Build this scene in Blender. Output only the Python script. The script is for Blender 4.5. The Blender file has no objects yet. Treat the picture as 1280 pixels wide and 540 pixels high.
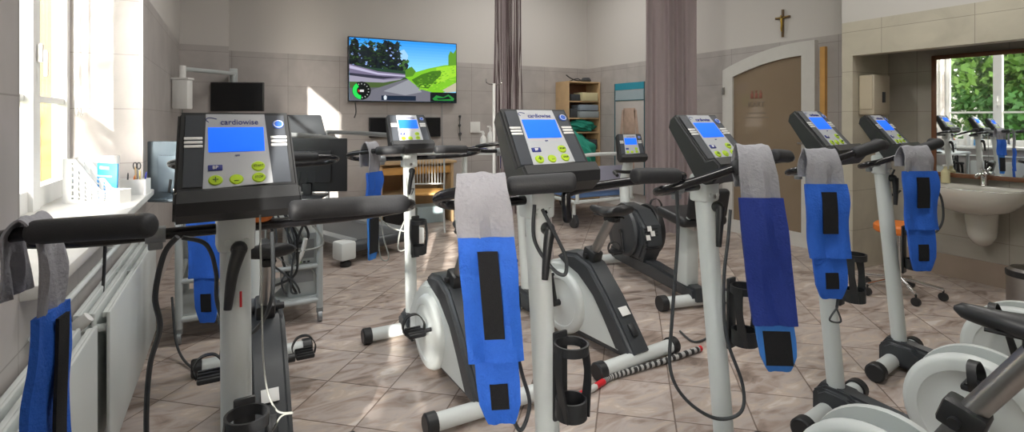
import bpy, bmesh, math, random
from mathutils import Vector, Matrix
random.seed(7)
R = math.radians
sc = bpy.context.scene
COL = sc.collection

# ------------------------------------------------------------------ camera, sky, sun, exposure
F_PX, YH, CAM_H, YAW = 670.0, 148.0, 1.30, R(27.6)
cam_d = bpy.data.cameras.new('camera'); cam = bpy.data.objects.new('camera', cam_d); COL.objects.link(cam)
cam.location = (0, 0, CAM_H); cam.rotation_euler = (R(90), 0, -YAW)
cam_d.sensor_width = 36; cam_d.lens = 36 * F_PX / 1280; cam_d.shift_y = (YH - 270) / 1280
cam_d.clip_start = 0.05
sc.camera = cam
FW = Vector((math.sin(YAW), math.cos(YAW), 0)); RT = Vector((math.cos(YAW), -math.sin(YAW), 0))
def P(px, d, z=0.0):
    """world point seen at column px, at depth d, height z"""
    v = FW * d + RT * ((px - 640) / F_PX * d); return Vector((v.x, v.y, z))
def Q(px, py, d):
    return P(px, d, CAM_H - d * (py - YH) / F_PX)

world = bpy.data.worlds.new('sky'); sc.world = world; world.use_nodes = True
wn = world.node_tree; wn.nodes.clear()
bg = wn.nodes.new('ShaderNodeBackground'); out = wn.nodes.new('ShaderNodeOutputWorld')
sky = wn.nodes.new('ShaderNodeTexSky'); sky.sky_type = 'NISHITA'; sky.sun_disc = False
sky.sun_elevation = R(21); sky.sun_rotation = R(200); sky.air_density = 1.2; sky.dust_density = 2.5
hsv = wn.nodes.new('ShaderNodeHueSaturation'); hsv.inputs['Saturation'].default_value = 0.35
wn.links.new(sky.outputs[0], hsv.inputs['Color']); wn.links.new(hsv.outputs[0], bg.inputs[0]); bg.inputs[1].default_value = 1.15
wn.links.new(bg.outputs[0], out.inputs[0])

SUN_E = 12.0
sun_d = bpy.data.lights.new('sun', 'SUN'); sun_d.energy = SUN_E; sun_d.angle = R(0.6); sun_d.color = (1, .95, .86)
sun = bpy.data.objects.new('sun', sun_d); COL.objects.link(sun); sun.location = (-6, -8, 8)
sd = Vector((.40, .917, -.348)).normalized()
sun.rotation_euler = sd.to_track_quat('-Z', 'Y').to_euler()
def area(name, loc, size, power, rot=(0, 0, 0), color=(1, .97, .93)):
    l = bpy.data.lights.new(name, 'AREA'); l.shape = 'RECTANGLE'; l.size, l.size_y = size; l.energy = power; l.color = color
    o = bpy.data.objects.new(name, l); COL.objects.link(o); o.location = loc; o.rotation_euler = rot; return o
CEIL = 3.75
for i, (x, y, pw) in enumerate(((1.2, 0.6, 30), (1.2, 3.4, 36), (3.6, 1.6, 20), (3.6, 5.8, 26))):
    area('ceiling_fill_light', (x, y, CEIL - .12), (1.2, .3), pw)  # unseen fill lights added to brighten the interior
# sampling portals for the daylight of the two windows (they give no light themselves)
for (y, w) in ((2.98, 2.1), (-.78, 1.9)):
    area('window_portal', (-.98, y, 2.05), (2.5, w), 1, (0, R(-90), 0)).data.cycles.is_portal = True
vs = sc.view_settings; vs.view_transform = 'Standard'; vs.look = 'None'; vs.gamma = 1; vs.exposure = 0.36
vs.use_curve_mapping = False

# ------------------------------------------------------------------ materials
MATS = {}
def mat(name, col, rough=.5, metal=0., var=.06, scale=12., bump=0., emit=0., coat=0., spec=.5, trans=0.):
    if name in MATS: return MATS[name]
    m = bpy.data.materials.new(name); m.use_nodes = True; nt = m.node_tree; b = nt.nodes['Principled BSDF']
    b.inputs['Roughness'].default_value = rough; b.inputs['Metallic'].default_value = metal
    b.inputs['Specular IOR Level'].default_value = spec
    b.inputs['Coat Weight'].default_value = coat
    tc = nt.nodes.new('ShaderNodeTexCoord'); nz = nt.nodes.new('ShaderNodeTexNoise'); nz.inputs['Scale'].default_value = scale; nz.inputs['Detail'].default_value = 4
    nt.links.new(tc.outputs['Object'], nz.inputs['Vector'])
    mx = nt.nodes.new('ShaderNodeMix'); mx.data_type = 'RGBA'
    mx.inputs[6].default_value = (*[c * (1 - var) for c in col], 1); mx.inputs[7].default_value = (*[min(1, c * (1 + var)) for c in col], 1)
    nt.links.new(nz.outputs['Fac'], mx.inputs[0]); nt.links.new(mx.outputs[2], b.inputs['Base Color'])
    if bump:
        bp = nt.nodes.new('ShaderNodeBump'); bp.inputs['Strength'].default_value = bump; bp.inputs['Distance'].default_value = .01
        n2 = nt.nodes.new('ShaderNodeTexNoise'); n2.inputs['Scale'].default_value = scale * 6; n2.inputs['Detail'].default_value = 3
        nt.links.new(tc.outputs['Object'], n2.inputs['Vector']); nt.links.new(n2.outputs['Fac'], bp.inputs['Height']); nt.links.new(bp.outputs[0], b.inputs['Normal'])
    if emit:
        b.inputs['Emission Color'].default_value = (*col, 1); b.inputs['Emission Strength'].default_value = emit
    MATS[name] = m; return m
def glass(name, tint=(1, 1, 1), gl=.08, rough=.0):
    m = bpy.data.materials.new(name); m.use_nodes = True; nt = m.node_tree; nt.nodes.clear()
    o = nt.nodes.new('ShaderNodeOutputMaterial'); t = nt.nodes.new('ShaderNodeBsdfTransparent'); g = nt.nodes.new('ShaderNodeBsdfGlossy'); mx = nt.nodes.new('ShaderNodeMixShader')
    t.inputs[0].default_value = (*tint, 1); g.inputs['Roughness'].default_value = rough; mx.inputs[0].default_value = gl
    nt.links.new(t.outputs[0], mx.inputs[1]); nt.links.new(g.outputs[0], mx.inputs[2]); nt.links.new(mx.outputs[0], o.inputs[0])
    return m
def vcol_mat(name, emit=0., rough=.5):
    m = bpy.data.materials.new(name); m.use_nodes = True; nt = m.node_tree; b = nt.nodes['Principled BSDF']
    a = nt.nodes.new('ShaderNodeVertexColor'); a.layer_name = 'Col'; nt.links.new(a.outputs[0], b.inputs['Base Color']); b.inputs['Roughness'].default_value = rough
    if emit:
        b.inputs['Base Color'].default_value = (0, 0, 0, 1); nt.links.remove(b.inputs['Base Color'].links[0]); nt.links.new(a.outputs[0], b.inputs['Emission Color']); b.inputs['Emission Strength'].default_value = emit
    return m

M_WHITE = mat('white_enamel', (.66, .70, .69), .35, var=.02)
M_WHITE2 = mat('white_plastic', (.78, .78, .76), .4, var=.02)
M_PALE = mat('pale_grey_metal', (.50, .54, .54), .35, var=.03)
M_BLACK = mat('black_plastic', (.018, .019, .021), .42, var=.15)
M_GLOSSB = mat('glossy_black_tube', (.012, .012, .014), .2, var=.1)
M_FOAM = mat('black_foam', (.022, .023, .026), .62, var=.15, scale=40, bump=.1)
M_CHAR = mat('charcoal_plastic', (.045, .05, .056), .38, var=.1)
M_DPANEL = mat('dark_console_panel', (.055, .062, .075), .35, var=.1)
M_LPANEL = mat('pale_console_panel', (.46, .48, .51), .6, var=.02, spec=.3)
M_SCREEN = mat('blue_display', (.015, .12, .80), .7, var=.0, emit=.8, spec=.15)
M_GREEN = mat('green_button', (.42, .62, .02), .45, var=.04)
M_DGREEN = mat('dark_print', (.05, .10, .03), .6)
M_NAVY = mat('navy_print', (.02, .03, .22), .5)
M_LOGOB = mat('blue_badge', (.03, .12, .55), .4)
M_RED = mat('red_paint', (.55, .01, .02), .5)
M_STEEL = mat('brushed_steel', (.42, .41, .40), .3, metal=1., var=.1, scale=30)
M_CHROME = mat('chrome', (.7, .7, .7), .12, metal=1.)
M_GREYM = mat('grey_metal', (.30, .32, .33), .4, metal=.3)
M_BLUE = mat('blue_fabric', (.02, .13, .62), .75, var=.12, scale=25, bump=.35)
M_DBLUE = mat('deep_blue_fabric', (.010, .032, .24), .75, var=.12, scale=25, bump=.35)
M_TRIMBLUE = mat('light_blue_binding', (.04, .20, .62), .7)
M_GREYF = mat('grey_cloth', (.34, .34, .37), .85, var=.1, scale=18, bump=.4)
M_VELCRO = mat('black_velcro', (.012, .012, .014), .95, var=.3, scale=120, bump=.5)
M_CABLE = mat('grey_cable', (.045, .05, .055), .5)
M_LCABLE = mat('pale_cable', (.30, .31, .29), .5)
M_WOOD = mat('light_wood', (.52, .36, .20), .5, var=.2, scale=6)
M_OWOOD = mat('orange_wood', (.62, .34, .10), .5, var=.2, scale=6)
M_DWOOD = mat('dark_wood', (.16, .065, .03), .45, var=.3, scale=10)
M_GOLD = mat('brass', (.50, .33, .06), .4, metal=.6)
M_YELLOW = mat('ochre_paint', (.50, .38, .14), .6)
M_GREENC = mat('green_surgical_cloth', (.015, .24, .17), .85, var=.15, scale=10, bump=.3)
M_BOX = mat('grey_box_card', (.30, .34, .36), .7)
M_CREAM = mat('cream_sheet', (.62, .56, .34), .8)
M_BLUEP = mat('blue_paper', (.06, .38, .80), .5)
M_TEAL = mat('teal_print', (.03, .30, .42), .5)
M_ORANGE = mat('orange_plastic', (.75, .20, .03), .45)
M_CERAMIC = mat('white_ceramic', (.60, .58, .53), .15, var=.02, coat=.5)
M_DNAVY = mat('navy_towel', (.012, .02, .10), .9, bump=.3)
M_GLASS = glass('window_glass', gl=.06)

def floor_mat():
    m = bpy.data.materials.new('marbled_floor_tile'); m.use_nodes = True; nt = m.node_tree; N = nt.nodes; L = nt.links; b = N['Principled BSDF']
    tc = N.new('ShaderNodeTexCoord'); mp = N.new('ShaderNodeMapping'); mp.inputs['Rotation'].default_value = (0, 0, R(-50)); mp.inputs['Location'].default_value = (-.087, -.14, 0)
    L.new(tc.outputs['Object'], mp.inputs[0])
    bk = N.new('ShaderNodeTexBrick'); bk.offset = 0; bk.squash = 1
    for k, v in (('Scale', 1), ('Mortar Size', .0035), ('Brick Width', .33), ('Row Height', .33), ('Mortar Smooth', .1)): bk.inputs[k].default_value = v
    bk.inputs['Color1'].default_value = (.94, .94, .94, 1); bk.inputs['Color2'].default_value = (1, 1, 1, 1); bk.inputs['Mortar'].default_value = (.40, .36, .33, 1)
    L.new(mp.outputs[0], bk.inputs[0])
    # a different random offset of the marbling on each tile
    sn = N.new('ShaderNodeVectorMath'); sn.operation = 'SNAP'; sn.inputs[1].default_value = (.33, .33, .33); L.new(mp.outputs[0], sn.inputs[0])
    wnz = N.new('ShaderNodeTexWhiteNoise'); L.new(sn.outputs[0], wnz.inputs[0])
    sc_ = N.new('ShaderNodeVectorMath'); sc_.operation = 'SCALE'; sc_.inputs['Scale'].default_value = .5; L.new(wnz.outputs['Color'], sc_.inputs[0])
    ad = N.new('ShaderNodeVectorMath'); ad.operation = 'ADD'; L.new(tc.outputs['Object'], ad.inputs[0]); L.new(sc_.outputs[0], ad.inputs[1])
    mp2 = N.new('ShaderNodeMapping'); mp2.inputs['Rotation'].default_value = (0, 0, R(25)); mp2.inputs['Scale'].default_value = (1.0, 2.4, 1); L.new(ad.outputs[0], mp2.inputs[0])
    nz = N.new('ShaderNodeTexNoise'); nz.inputs['Scale'].default_value = 4.2; nz.inputs['Detail'].default_value = 5; nz.inputs['Roughness'].default_value = .55; nz.inputs['Distortion'].default_value = .9
    L.new(mp2.outputs[0], nz.inputs[0])
    cr = N.new('ShaderNodeValToRGB'); e = cr.color_ramp.elements
    e[0].position = .30; e[0].color = (.20, .155, .13, 1); e[1].position = .70; e[1].color = (.66, .60, .56, 1)
    x = e.new(.42); x.color = (.38, .30, .255, 1); x = e.new(.52); x.color = (.47, .41, .38, 1); x = e.new(.60); x.color = (.52, .43, .36, 1)
    L.new(nz.outputs['Fac'], cr.inputs[0])
    mx = N.new('ShaderNodeMix'); mx.data_type = 'RGBA'; mx.blend_type = 'MULTIPLY'; mx.inputs[0].default_value = 1
    L.new(cr.outputs[0], mx.inputs[6]); L.new(bk.outputs['Color'], mx.inputs[7]); L.new(mx.outputs[2], b.inputs['Base Color'])
    b.inputs['Roughness'].default_value = .38; b.inputs['Specular IOR Level'].default_value = .35
    bp = N.new('ShaderNodeBump'); bp.inputs['Strength'].default_value = .3; bp.inputs['Distance'].default_value = .004; bp.invert = True
    L.new(bk.outputs['Fac'], bp.inputs['Height']); L.new(bp.outputs[0], b.inputs['Normal'])
    return m
def wall_mat(name, axis, tile=(.46, .43, .415), paint=(.60, .575, .55), top=2.107, tw=.62, th=.34):
    """wall tiles below z=top, paint above; axis = which world axis runs along the wall"""
    m = bpy.data.materials.new(name); m.use_nodes = True; nt = m.node_tree; N = nt.nodes; L = nt.links; b = N['Principled BSDF']
    tc = N.new('ShaderNodeTexCoord'); sp = N.new('ShaderNodeSeparateXYZ'); L.new(tc.outputs['Object'], sp.inputs[0])
    cb = N.new('ShaderNodeCombineXYZ'); L.new(sp.outputs[axis], cb.inputs[0]); L.new(sp.outputs[2], cb.inputs[1])
    bk = N.new('ShaderNodeTexBrick'); bk.offset = 0
    for k, v in (('Scale', 1), ('Mortar Size', .0025), ('Brick Width', tw), ('Row Height', th)): bk.inputs[k].default_value = v
    bk.inputs['Color1'].default_value = (.93, .93, .93, 1); bk.inputs['Color2'].default_value = (1, 1, 1, 1); bk.inputs['Mortar'].default_value = (.62, .60, .58, 1)
    L.new(cb.outputs[0], bk.inputs[0])
    nz = N.new('ShaderNodeTexNoise'); nz.inputs['Scale'].default_value = 3.5; nz.inputs['Detail'].default_value = 6; nz.inputs['Distortion'].default_value = .7; L.new(tc.outputs['Object'], nz.inputs[0])
    cr = N.new('ShaderNodeValToRGB'); e = cr.color_ramp.elements
    e[0].position = .3; e[0].color = (*[c * .88 for c in tile], 1); e[1].position = .7; e[1].color = (*[c * 1.08 for c in tile], 1); L.new(nz.outputs['Fac'], cr.inputs[0])
    mx = N.new('ShaderNodeMix'); mx.data_type = 'RGBA'; mx.blend_type = 'MULTIPLY'; mx.inputs[0].default_value = 1; L.new(cr.outputs[0], mx.inputs[6]); L.new(bk.outputs['Color'], mx.inputs[7])
    lt = N.new('ShaderNodeMath'); lt.operation = 'GREATER_THAN'; lt.inputs[1].default_value = top; L.new(sp.outputs[2], lt.inputs[0])
    m2 = N.new('ShaderNodeMix'); m2.data_type = 'RGBA'; L.new(lt.outputs[0], m2.inputs[0]); L.new(mx.outputs[2], m2.inputs[6]); m2.inputs[7].default_value = (*paint, 1)
    L.new(m2.outputs[2], b.inputs['Base Color'])
    m3 = N.new('ShaderNodeMath'); m3.operation = 'MULTIPLY_ADD'; m3.inputs[1].default_value = .5; m3.inputs[2].default_value = .38; L.new(lt.outputs[0], m3.inputs[0]); L.new(m3.outputs[0], b.inputs['Roughness'])
    return m
M_FLOOR = floor_mat()
M_WX = wall_mat('wall_tile_along_x', 0); M_WY = wall_mat('wall_tile_along_y', 1)
M_ALC = wall_mat('alcove_tile', 1, tile=(.42, .39, .34), paint=(.6, .575, .55))
M_BAND = wall_mat('cream_band_tile', 1, tile=(.56, .52, .42), paint=(.62, .60, .57), top=2.125)
M_PAINT = mat('wall_paint', (.62, .60, .57), .9, var=.02, scale=3)

# ------------------------------------------------------------------ mesh helpers
def catmull(pts, n=8):
    pts = [Vector(p) for p in pts]
    if len(pts) < 3: return pts
    o = []
    for i in range(len(pts) - 1):
        p0 = pts[max(i - 1, 0)]; p1 = pts[i]; p2 = pts[i + 1]; p3 = pts[min(i + 2, len(pts) - 1)]
        for k in range(n):
            t = k / n
            o.append(.5 * ((2 * p1) + (p2 - p0) * t + (2 * p0 - 5 * p1 + 4 * p2 - p3) * t * t + (3 * p1 - p0 - 3 * p2 + p3) * t ** 3))
    o.append(pts[-1]); return o
class MB:
    def __init__(s, M=None): s.bm = bmesh.new(); s.M = M or Matrix()
    def _in(s, bm2, M=None):
        me = bpy.data.meshes.new('t'); bm2.to_mesh(me); bm2.free()
        me.transform(s.M @ (M or Matrix())); s.bm.from_mesh(me); bpy.data.meshes.remove(me); return s
    def box(s, c, size, rot=(0, 0, 0), bev=0., seg=2):
        b = bmesh.new(); bmesh.ops.create_cube(b, size=1)
        for v in b.verts: v.co = Vector((v.co.x * size[0], v.co.y * size[1], v.co.z * size[2]))
        if bev: bmesh.ops.bevel(b, geom=b.edges[:], offset=min(bev, min(size) * .45), segments=seg, affect='EDGES', profile=.5)
        from mathutils import Euler
        return s._in(b, Matrix.Translation(c) @ Euler(rot).to_matrix().to_4x4())
    def tube(s, pts, r, seg=12, smooth=0, caps=True, flat=1.):
        """tube along points; r float or list; flat scales the vertical radius"""
        if smooth:
            n0 = len(pts)
            if isinstance(r, (list, tuple)):
                rr = []
                for i in range(n0 - 1):
                    for k in range(smooth): rr.append(r[i] + (r[i + 1] - r[i]) * k / smooth)
                r = rr + [r[-1]]
            pts = catmull(pts, smooth)
        pts = [Vector(p) for p in pts]; n = len(pts)
        if not isinstance(r, (list, tuple)): r = [r] * n
        b = bmesh.new(); rings = []
        t0 = (pts[1] - pts[0]).normalized(); up = Vector((0, 0, 1)) if abs(t0.z) < .9 else Vector((1, 0, 0))
        u = t0.cross(up).normalized()
        for i in range(n):
            t = (pts[min(i + 1, n - 1)] - pts[max(i - 1, 0)])
            t = t.normalized() if t.length > 1e-9 else t0
            u = (u - t * u.dot(t)).normalized(); w = t.cross(u)
            rings.append([b.verts.new(pts[i] + (u * math.cos(a) + w * math.sin(a) * flat) * r[i]) for a in (2 * math.pi * k / seg for k in range(seg))])
        for i in range(n - 1):
            for k in range(seg): b.faces.new((rings[i][k], rings[i][(k + 1) % seg], rings[i + 1][(k + 1) % seg], rings[i + 1][k]))
        if caps: b.faces.new(rings[0][::-1]); b.faces.new(rings[-1])
        bmesh.ops.recalc_face_normals(b, faces=b.faces)
        return s._in(b)
    def rod(s, pts, r, seg=14, smooth=0, end=1.):
        """tube with rounded ends"""
        if smooth: pts = catmull(pts, smooth)
        pts = [Vector(p) for p in pts]
        a = (pts[1] - pts[0]).normalized(); c = (pts[-1] - pts[-2]).normalized(); e = r * end
        st = [pts[0] + a * e * k for k in (0, .12, .4, .8)]; en = [pts[-1] - c * e * k for k in (.8, .4, .12, 0)]
        mid = [p for p in pts[1:-1] if (p - pts[0]).length > e and (p - pts[-1]).length > e]
        rr = [r * .45, r * .72, r * .93, r] + [r] * len(mid) + [r, r * .93, r * .72, r * .45]
        return s.tube(st + mid + en, rr, seg)
    def lathe(s, prof, seg=24, M=None, close=True):
        b = bmesh.new(); rings = []
        for (r, z) in prof:
            if r < 1e-6: rings.append([b.verts.new((0, 0, z))])
            else: rings.append([b.verts.new((r * math.cos(2 * math.pi * k / seg), r * math.sin(2 * math.pi * k / seg), z)) for k in range(seg)])
        for i in range(len(rings) - 1):
            A, B = rings[i], rings[i + 1]
            for k in range(seg):
                a0, a1 = A[k % len(A)], A[(k + 1) % len(A)]; b0, b1 = B[k % len(B)], B[(k + 1) % len(B)]
                vs_ = []
                for v in (a0, a1, b1, b0):
                    if v not in vs_: vs_.append(v)
                if len(vs_) > 2: b.faces.new(vs_)
        if close:
            if len(rings[0]) > 1: b.faces.new(rings[0])
            if len(rings[-1]) > 1: b.faces.new(rings[-1])
        bmesh.ops.recalc_face_normals(b, faces=b.faces)
        return s._in(b, M)
    def prism(s, poly, a, b_, plane='yz', bev=0., seg=2):
        """extrude 2-D polygon; plane 'yz' extrudes x from a to b_; 'xz' extrudes y; 'xy' extrudes z"""
        f = {'yz': lambda p, t: (t, p[0], p[1]), 'xz': lambda p, t: (p[0], t, p[1]), 'xy': lambda p, t: (p[0], p[1], t)}[plane]
        b = bmesh.new(); A = [b.verts.new(f(p, a)) for p in poly]; B = [b.verts.new(f(p, b_)) for p in poly]
        n = len(poly); fa = b.faces.new(A); fb = b.faces.new(B)
        for k in range(n): b.faces.new((A[k], A[(k + 1) % n], B[(k + 1) % n], B[k]))
        bmesh.ops.recalc_face_normals(b, faces=b.faces)
        if bev: bmesh.ops.bevel(b, geom=list(fa.edges) + list(fb.edges), offset=bev, segments=seg, affect='EDGES')
        return s._in(b)
    def ball(s, c, rad, seg=20, M=None):
        b = bmesh.new(); bmesh.ops.create_uvsphere(b, u_segments=seg, v_segments=seg // 2, radius=1)
        if not isinstance(rad, (tuple, list)): rad = (rad,) * 3
        for v in b.verts: v.co = Vector((v.co.x * rad[0], v.co.y * rad[1], v.co.z * rad[2]))
        return s._in(b, Matrix.Translation(c) @ (M or Matrix()))
    def ribbon(s, pts, widths, side, th=.006, wave=0., ns=10, smooth=6, seed=0, mask=False):
        """cloth strip along pts, spread along the vector side, with soft folds"""
        rnd = random.Random(seed); n0 = len(pts); P_ = catmull(pts, smooth)
        W = []
        for i in range(n0 - 1):
            for k in range(smooth): W.append(widths[i] + (widths[i + 1] - widths[i]) * k / smooth)
        W.append(widths[-1])
        side = Vector(side).normalized(); b = bmesh.new(); ph = rnd.uniform(0, 6); F_, B_ = [], []
        for i, p in enumerate(P_):
            t = (P_[min(i + 1, len(P_) - 1)] - P_[max(i - 1, 0)]).normalized(); nr = t.cross(side).normalized()
            fr, bk_ = [], []
            for k in range(ns + 1):
                u = k / ns - .5
                h = wave * (math.sin(u * 9 + ph + i * .12) * .6 + math.sin(u * 17 - i * .25 + ph * 2) * .4) * (min(1, abs(p.z) / .08) if mask else min(1, i / 5 + .15))
                q = p + side * (u * W[i]) + nr * h
                fr.append(b.verts.new(q + nr * th / 2)); bk_.append(b.verts.new(q - nr * th / 2))
            F_.append(fr); B_.append(bk_)
        m = len(P_)
        for i in range(m - 1):
            for k in range(ns):
                b.faces.new((F_[i][k], F_[i][k + 1], F_[i + 1][k + 1], F_[i + 1][k])); b.faces.new((B_[i][k], B_[i + 1][k], B_[i + 1][k + 1], B_[i][k + 1]))
            b.faces.new((F_[i][0], F_[i + 1][0], B_[i + 1][0], B_[i][0])); b.faces.new((F_[i][ns], B_[i][ns], B_[i + 1][ns], F_[i + 1][ns]))
        for k in range(ns):
            b.faces.new((F_[0][k], B_[0][k], B_[0][k + 1], F_[0][k + 1])); b.faces.new((F_[m - 1][k], F_[m - 1][k + 1], B_[m - 1][k + 1], B_[m - 1][k]))
        bmesh.ops.recalc_face_normals(b, faces=b.faces)
        return s._in(b)
    def build(s, name, m, parent=None, label=None, cat=None, group=None, kind=None, loc=None, rz=0, smooth=True):
        me = bpy.data.meshes.new(name); s.bm.to_mesh(me); s.bm.free()
        if smooth:
            for p in me.polygons: p.use_smooth = True
            try: me.set_sharp_from_angle(angle=R(38))
            except Exception: pass
        for x in (m if isinstance(m, (list, tuple)) else [m]): me.materials.append(x)
        o = bpy.data.objects.new(name, me); COL.objects.link(o)
        if parent: o.parent = parent
        if loc is not None: o.location = loc
        if rz: o.rotation_euler = (0, 0, rz)
        return tag(o, label, cat, group, kind)
def tag(o, label=None, cat=None, group=None, kind=None):
    if label: o['label'] = label
    if cat: o['category'] = cat
    if group: o['group'] = group
    if kind: o['kind'] = kind
    return o
def thing(name, label, cat, loc=(0, 0, 0), rz=0, group=None, kind=None):
    o = bpy.data.objects.new(name, None); COL.objects.link(o); o.location = loc; o.rotation_euler = (0, 0, rz); o.empty_display_size = .1
    return tag(o, label, cat, group, kind)
_tc = {}
def text(s, size, m, parent, M, name='lettering', ext=.0006):
    key = (s, size, ext)
    if key not in _tc:
        cu = bpy.data.curves.new('t', 'FONT'); cu.body = s; cu.size = size; cu.extrude = ext; cu.align_x = 'CENTER'; cu.align_y = 'CENTER'; cu.resolution_u = 3
        o = bpy.data.objects.new('t', cu); COL.objects.link(o); bpy.context.view_layer.update()
        dg = bpy.context.evaluated_depsgraph_get(); me = bpy.data.meshes.new_from_object(o.evaluated_get(dg)); bpy.data.objects.remove(o); _tc[key] = me
    me = _tc[key].copy(); me.transform(M); me.materials.clear(); me.materials.append(m)
    o = bpy.data.objects.new(name, me); COL.objects.link(o); o.parent = parent; return o
def struct(o): o['kind'] = 'structure'; return o

# ------------------------------------------------------------------ the room
WX, WY0, WY1, XR, XC, YB = -.50, -2.6, 7.2, 5.15, 4.70, 7.2
GX = -.90    # window plane
MB().box((2.3, 2.3, -.06), (7.0, 10.4, .12)).build('floor', M_FLOOR, kind='structure')
MB().box((2.3, 2.3, CEIL + .06), (7.4, 10.4, .12)).build('ceiling', M_PAINT, kind='structure')
MB().box((2.3, YB + .1, 1.875), (7.0, .2, 3.75)).build('wall_back', M_WX, kind='structure')
MB().box((2.3, WY0 - .1, 1.875), (7.0, .2, 3.75)).build('wall_rear', M_WX, kind='structure')
# right wall, with the alcove partition
w = MB(); w.box((XR + .1, 5.0, 1.875), (.2, 4.4, 3.75)); w.build('wall_right', M_WY, kind='structure')
a = MB(); a.box((5.24 + .1, .1, 1.875), (.2, 5.38, 3.75)); a.build('wall_alcove', M_ALC, kind='structure')
a = MB(); a.box(((XC + 5.24) / 2, 2.755, 1.875), (5.24 - XC, .09, 3.75))
a.box((XC + .06, .055, 1.97), (.12, 5.31, .27)); a.box((XC + .06, .055, 2.935), (.12, 5.31, 1.66)); a.build('wall_partition', M_BAND, kind='structure')
# left wall with two window openings
WIN = [(1.87, 4.10), (-1.75, .08)]; ZS, ZT = .85, 3.32
w = MB(); th = .45; cx = WX - th / 2
for (y0, y1) in ((WY0, WIN[1][0]), (WIN[1][1], WIN[0][0]), (WIN[0][1], YB)): w.box((cx, (y0 + y1) / 2, CEIL / 2), (th, y1 - y0, CEIL))
for (y0, y1) in WIN:
    w.box((cx, (y0 + y1) / 2, ZS / 2 - .02), (th, y1 - y0, ZS - .04)); w.box((cx, (y0 + y1) / 2, (ZT + CEIL) / 2), (th, y1 - y0, CEIL - ZT))
w.build('wall_left', M_WY, kind='structure')
MB().box((-.33, 7.0, CEIL / 2), (.60, .42, CEIL)).build('wall_pilaster', M_WX, kind='structure')
# skirting
MB().box((5.135, 5.0, .05), (.03, 4.38, .10)).build('baseboard_right', M_WHITE2, kind='structure')
MB().box((2.3, YB - .012, .05), (5.6, .024, .10)).build('baseboard_back', M_WX, kind='structure')
MB().box((5.232, .1, .09), (.016, 5.2, .18)).build('baseboard_alcove', mat('skirting_tile', (.33, .26, .21), .4, var=.2, scale=5), kind='structure')
# windows
def window(name, y0, y1, mull, bars):
    r = thing(name, None, None, kind='structure'); fw, dp = .065, .07
    f = MB()
    f.box((GX, y0 + fw / 2, (ZS + ZT) / 2), (dp, fw, ZT - ZS)); f.box((GX, y1 - fw / 2, (ZS + ZT) / 2), (dp, fw, ZT - ZS))
    f.box((GX, (y0 + y1) / 2, ZS + .05), (dp, y1 - y0, .10)); f.box((GX, (y0 + y1) / 2, ZT - fw / 2), (dp, y1 - y0, fw))
    for m in mull: f.box((GX + .01, m, (ZS + ZT) / 2), (dp + .02, .11, ZT - ZS))
    for z in bars: f.box((GX, (y0 + y1) / 2, z), (dp * .6, y1 - y0, .032))
    f.build('window_frame', M_WHITE2, r)
    MB().box((GX, (y0 + y1) / 2, (ZS + ZT) / 2), (.008, y1 - y0 - .02, ZT - ZS - .02)).build('pane', M_GLASS, r)
    for m in mull:
        h = MB(); h.box((GX + .07, m, 1.62), (.02, .03, .09), bev=.005); h.box((GX + .09, m, 1.57), (.018, .022, .13), bev=.006); h.build('window_handle', M_WHITE2, r)
    MB().box(((GX + WX) / 2 + .04, (y0 + y1) / 2, ZS - .02), (WX - GX + .04, y1 - y0 + .0, .04), bev=.008).build('window_sill', mat('sill_stone', (.66, .65, .62), .35), r)
    return r
window('window_1', *WIN[0], (3.40, 2.14), (1.40, 2.62))
window('window_2', *WIN[1], (-1.20,), (1.40, 2.62))
# arched door in the right wall
d = thing('door_1', None, None, kind='structure')
yA, yB = 3.30, 4.42
def arch(y): return 1.86 + .215 * max(0, math.sin(math.pi / 2 * min(1, (yB - y) / 1.0))) ** .9
def arch_poly(i, zi=0):
    pts = [(yA + i, zi)] + [(yB - i, zi)]
    for k in range(13):
        y = yB - i + (yA - yB + 2 * i) * k / 12; pts.append((y, arch(y) - i * 1.0))
    return pts
f = MB(); outer = arch_poly(0); inner = arch_poly(.14, .14)
b = bmesh.new()
def ringq(x): return [b.verts.new((x, *p)) for p in outer], [b.verts.new((x, *p)) for p in inner]
o1, i1 = ringq(5.09); o2, i2 = ringq(5.15); n = len(outer)
for k in range(n):
    j = (k + 1) % n
    b.faces.new((o1[k], o1[j], i1[j], i1[k])); b.faces.new((o1[k], o2[k], o2[j], o1[j])); b.faces.new((i1[k], i1[j], i2[j], i2[k]))
bmesh.ops.recalc_face_normals(b, faces=b.faces); f._in(b); f.build('door_frame', mat('door_white', (.62, .61, .58), .4), d, smooth=False)
M_DGL = mat('bronze_frosted_glass', (.25, .19, .13), .07, var=.08, scale=2)
g = MB(); g.prism(arch_poly(.13, .13), 5.115, 5.135); g.build('door_pane', M_DGL, d)
MB().box((5.075, 3.35, 1.02), (.02, .03, .16), bev=.006).box((5.055, 3.40, 1.05), (.018, .12, .02), bev=.006).build('door_handle', M_STEEL, d)
MB().box((5.08, 4.40, 1.62), (.03, .03, .09), bev=.006).build('hinge', M_STEEL, d)
MDL = Matrix.Translation((5.112, 3.98, 1.50)) @ Matrix(((0, 0, -1, 0), (-1, 0, 0, 0), (0, 1, 0, 0), (0, 0, 0, 1)))
M_DPR = mat('faint_red_print', (.26, .10, .07), .5); M_DPR2 = mat('faint_print', (.19, .15, .11), .5)
text('KART', .085, M_DPR2, d, MDL @ Matrix.Translation((0, -.05, 0)))
g = MB(MDL)
for k in (-1, 0, 1): g.box((k * .055, .05, 0), (.035, .06, .002), bev=.0008); g.box((k * .055, .095, 0), (.02, .02, .002))
g.build('door_emblem', M_DPR, d)
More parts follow.
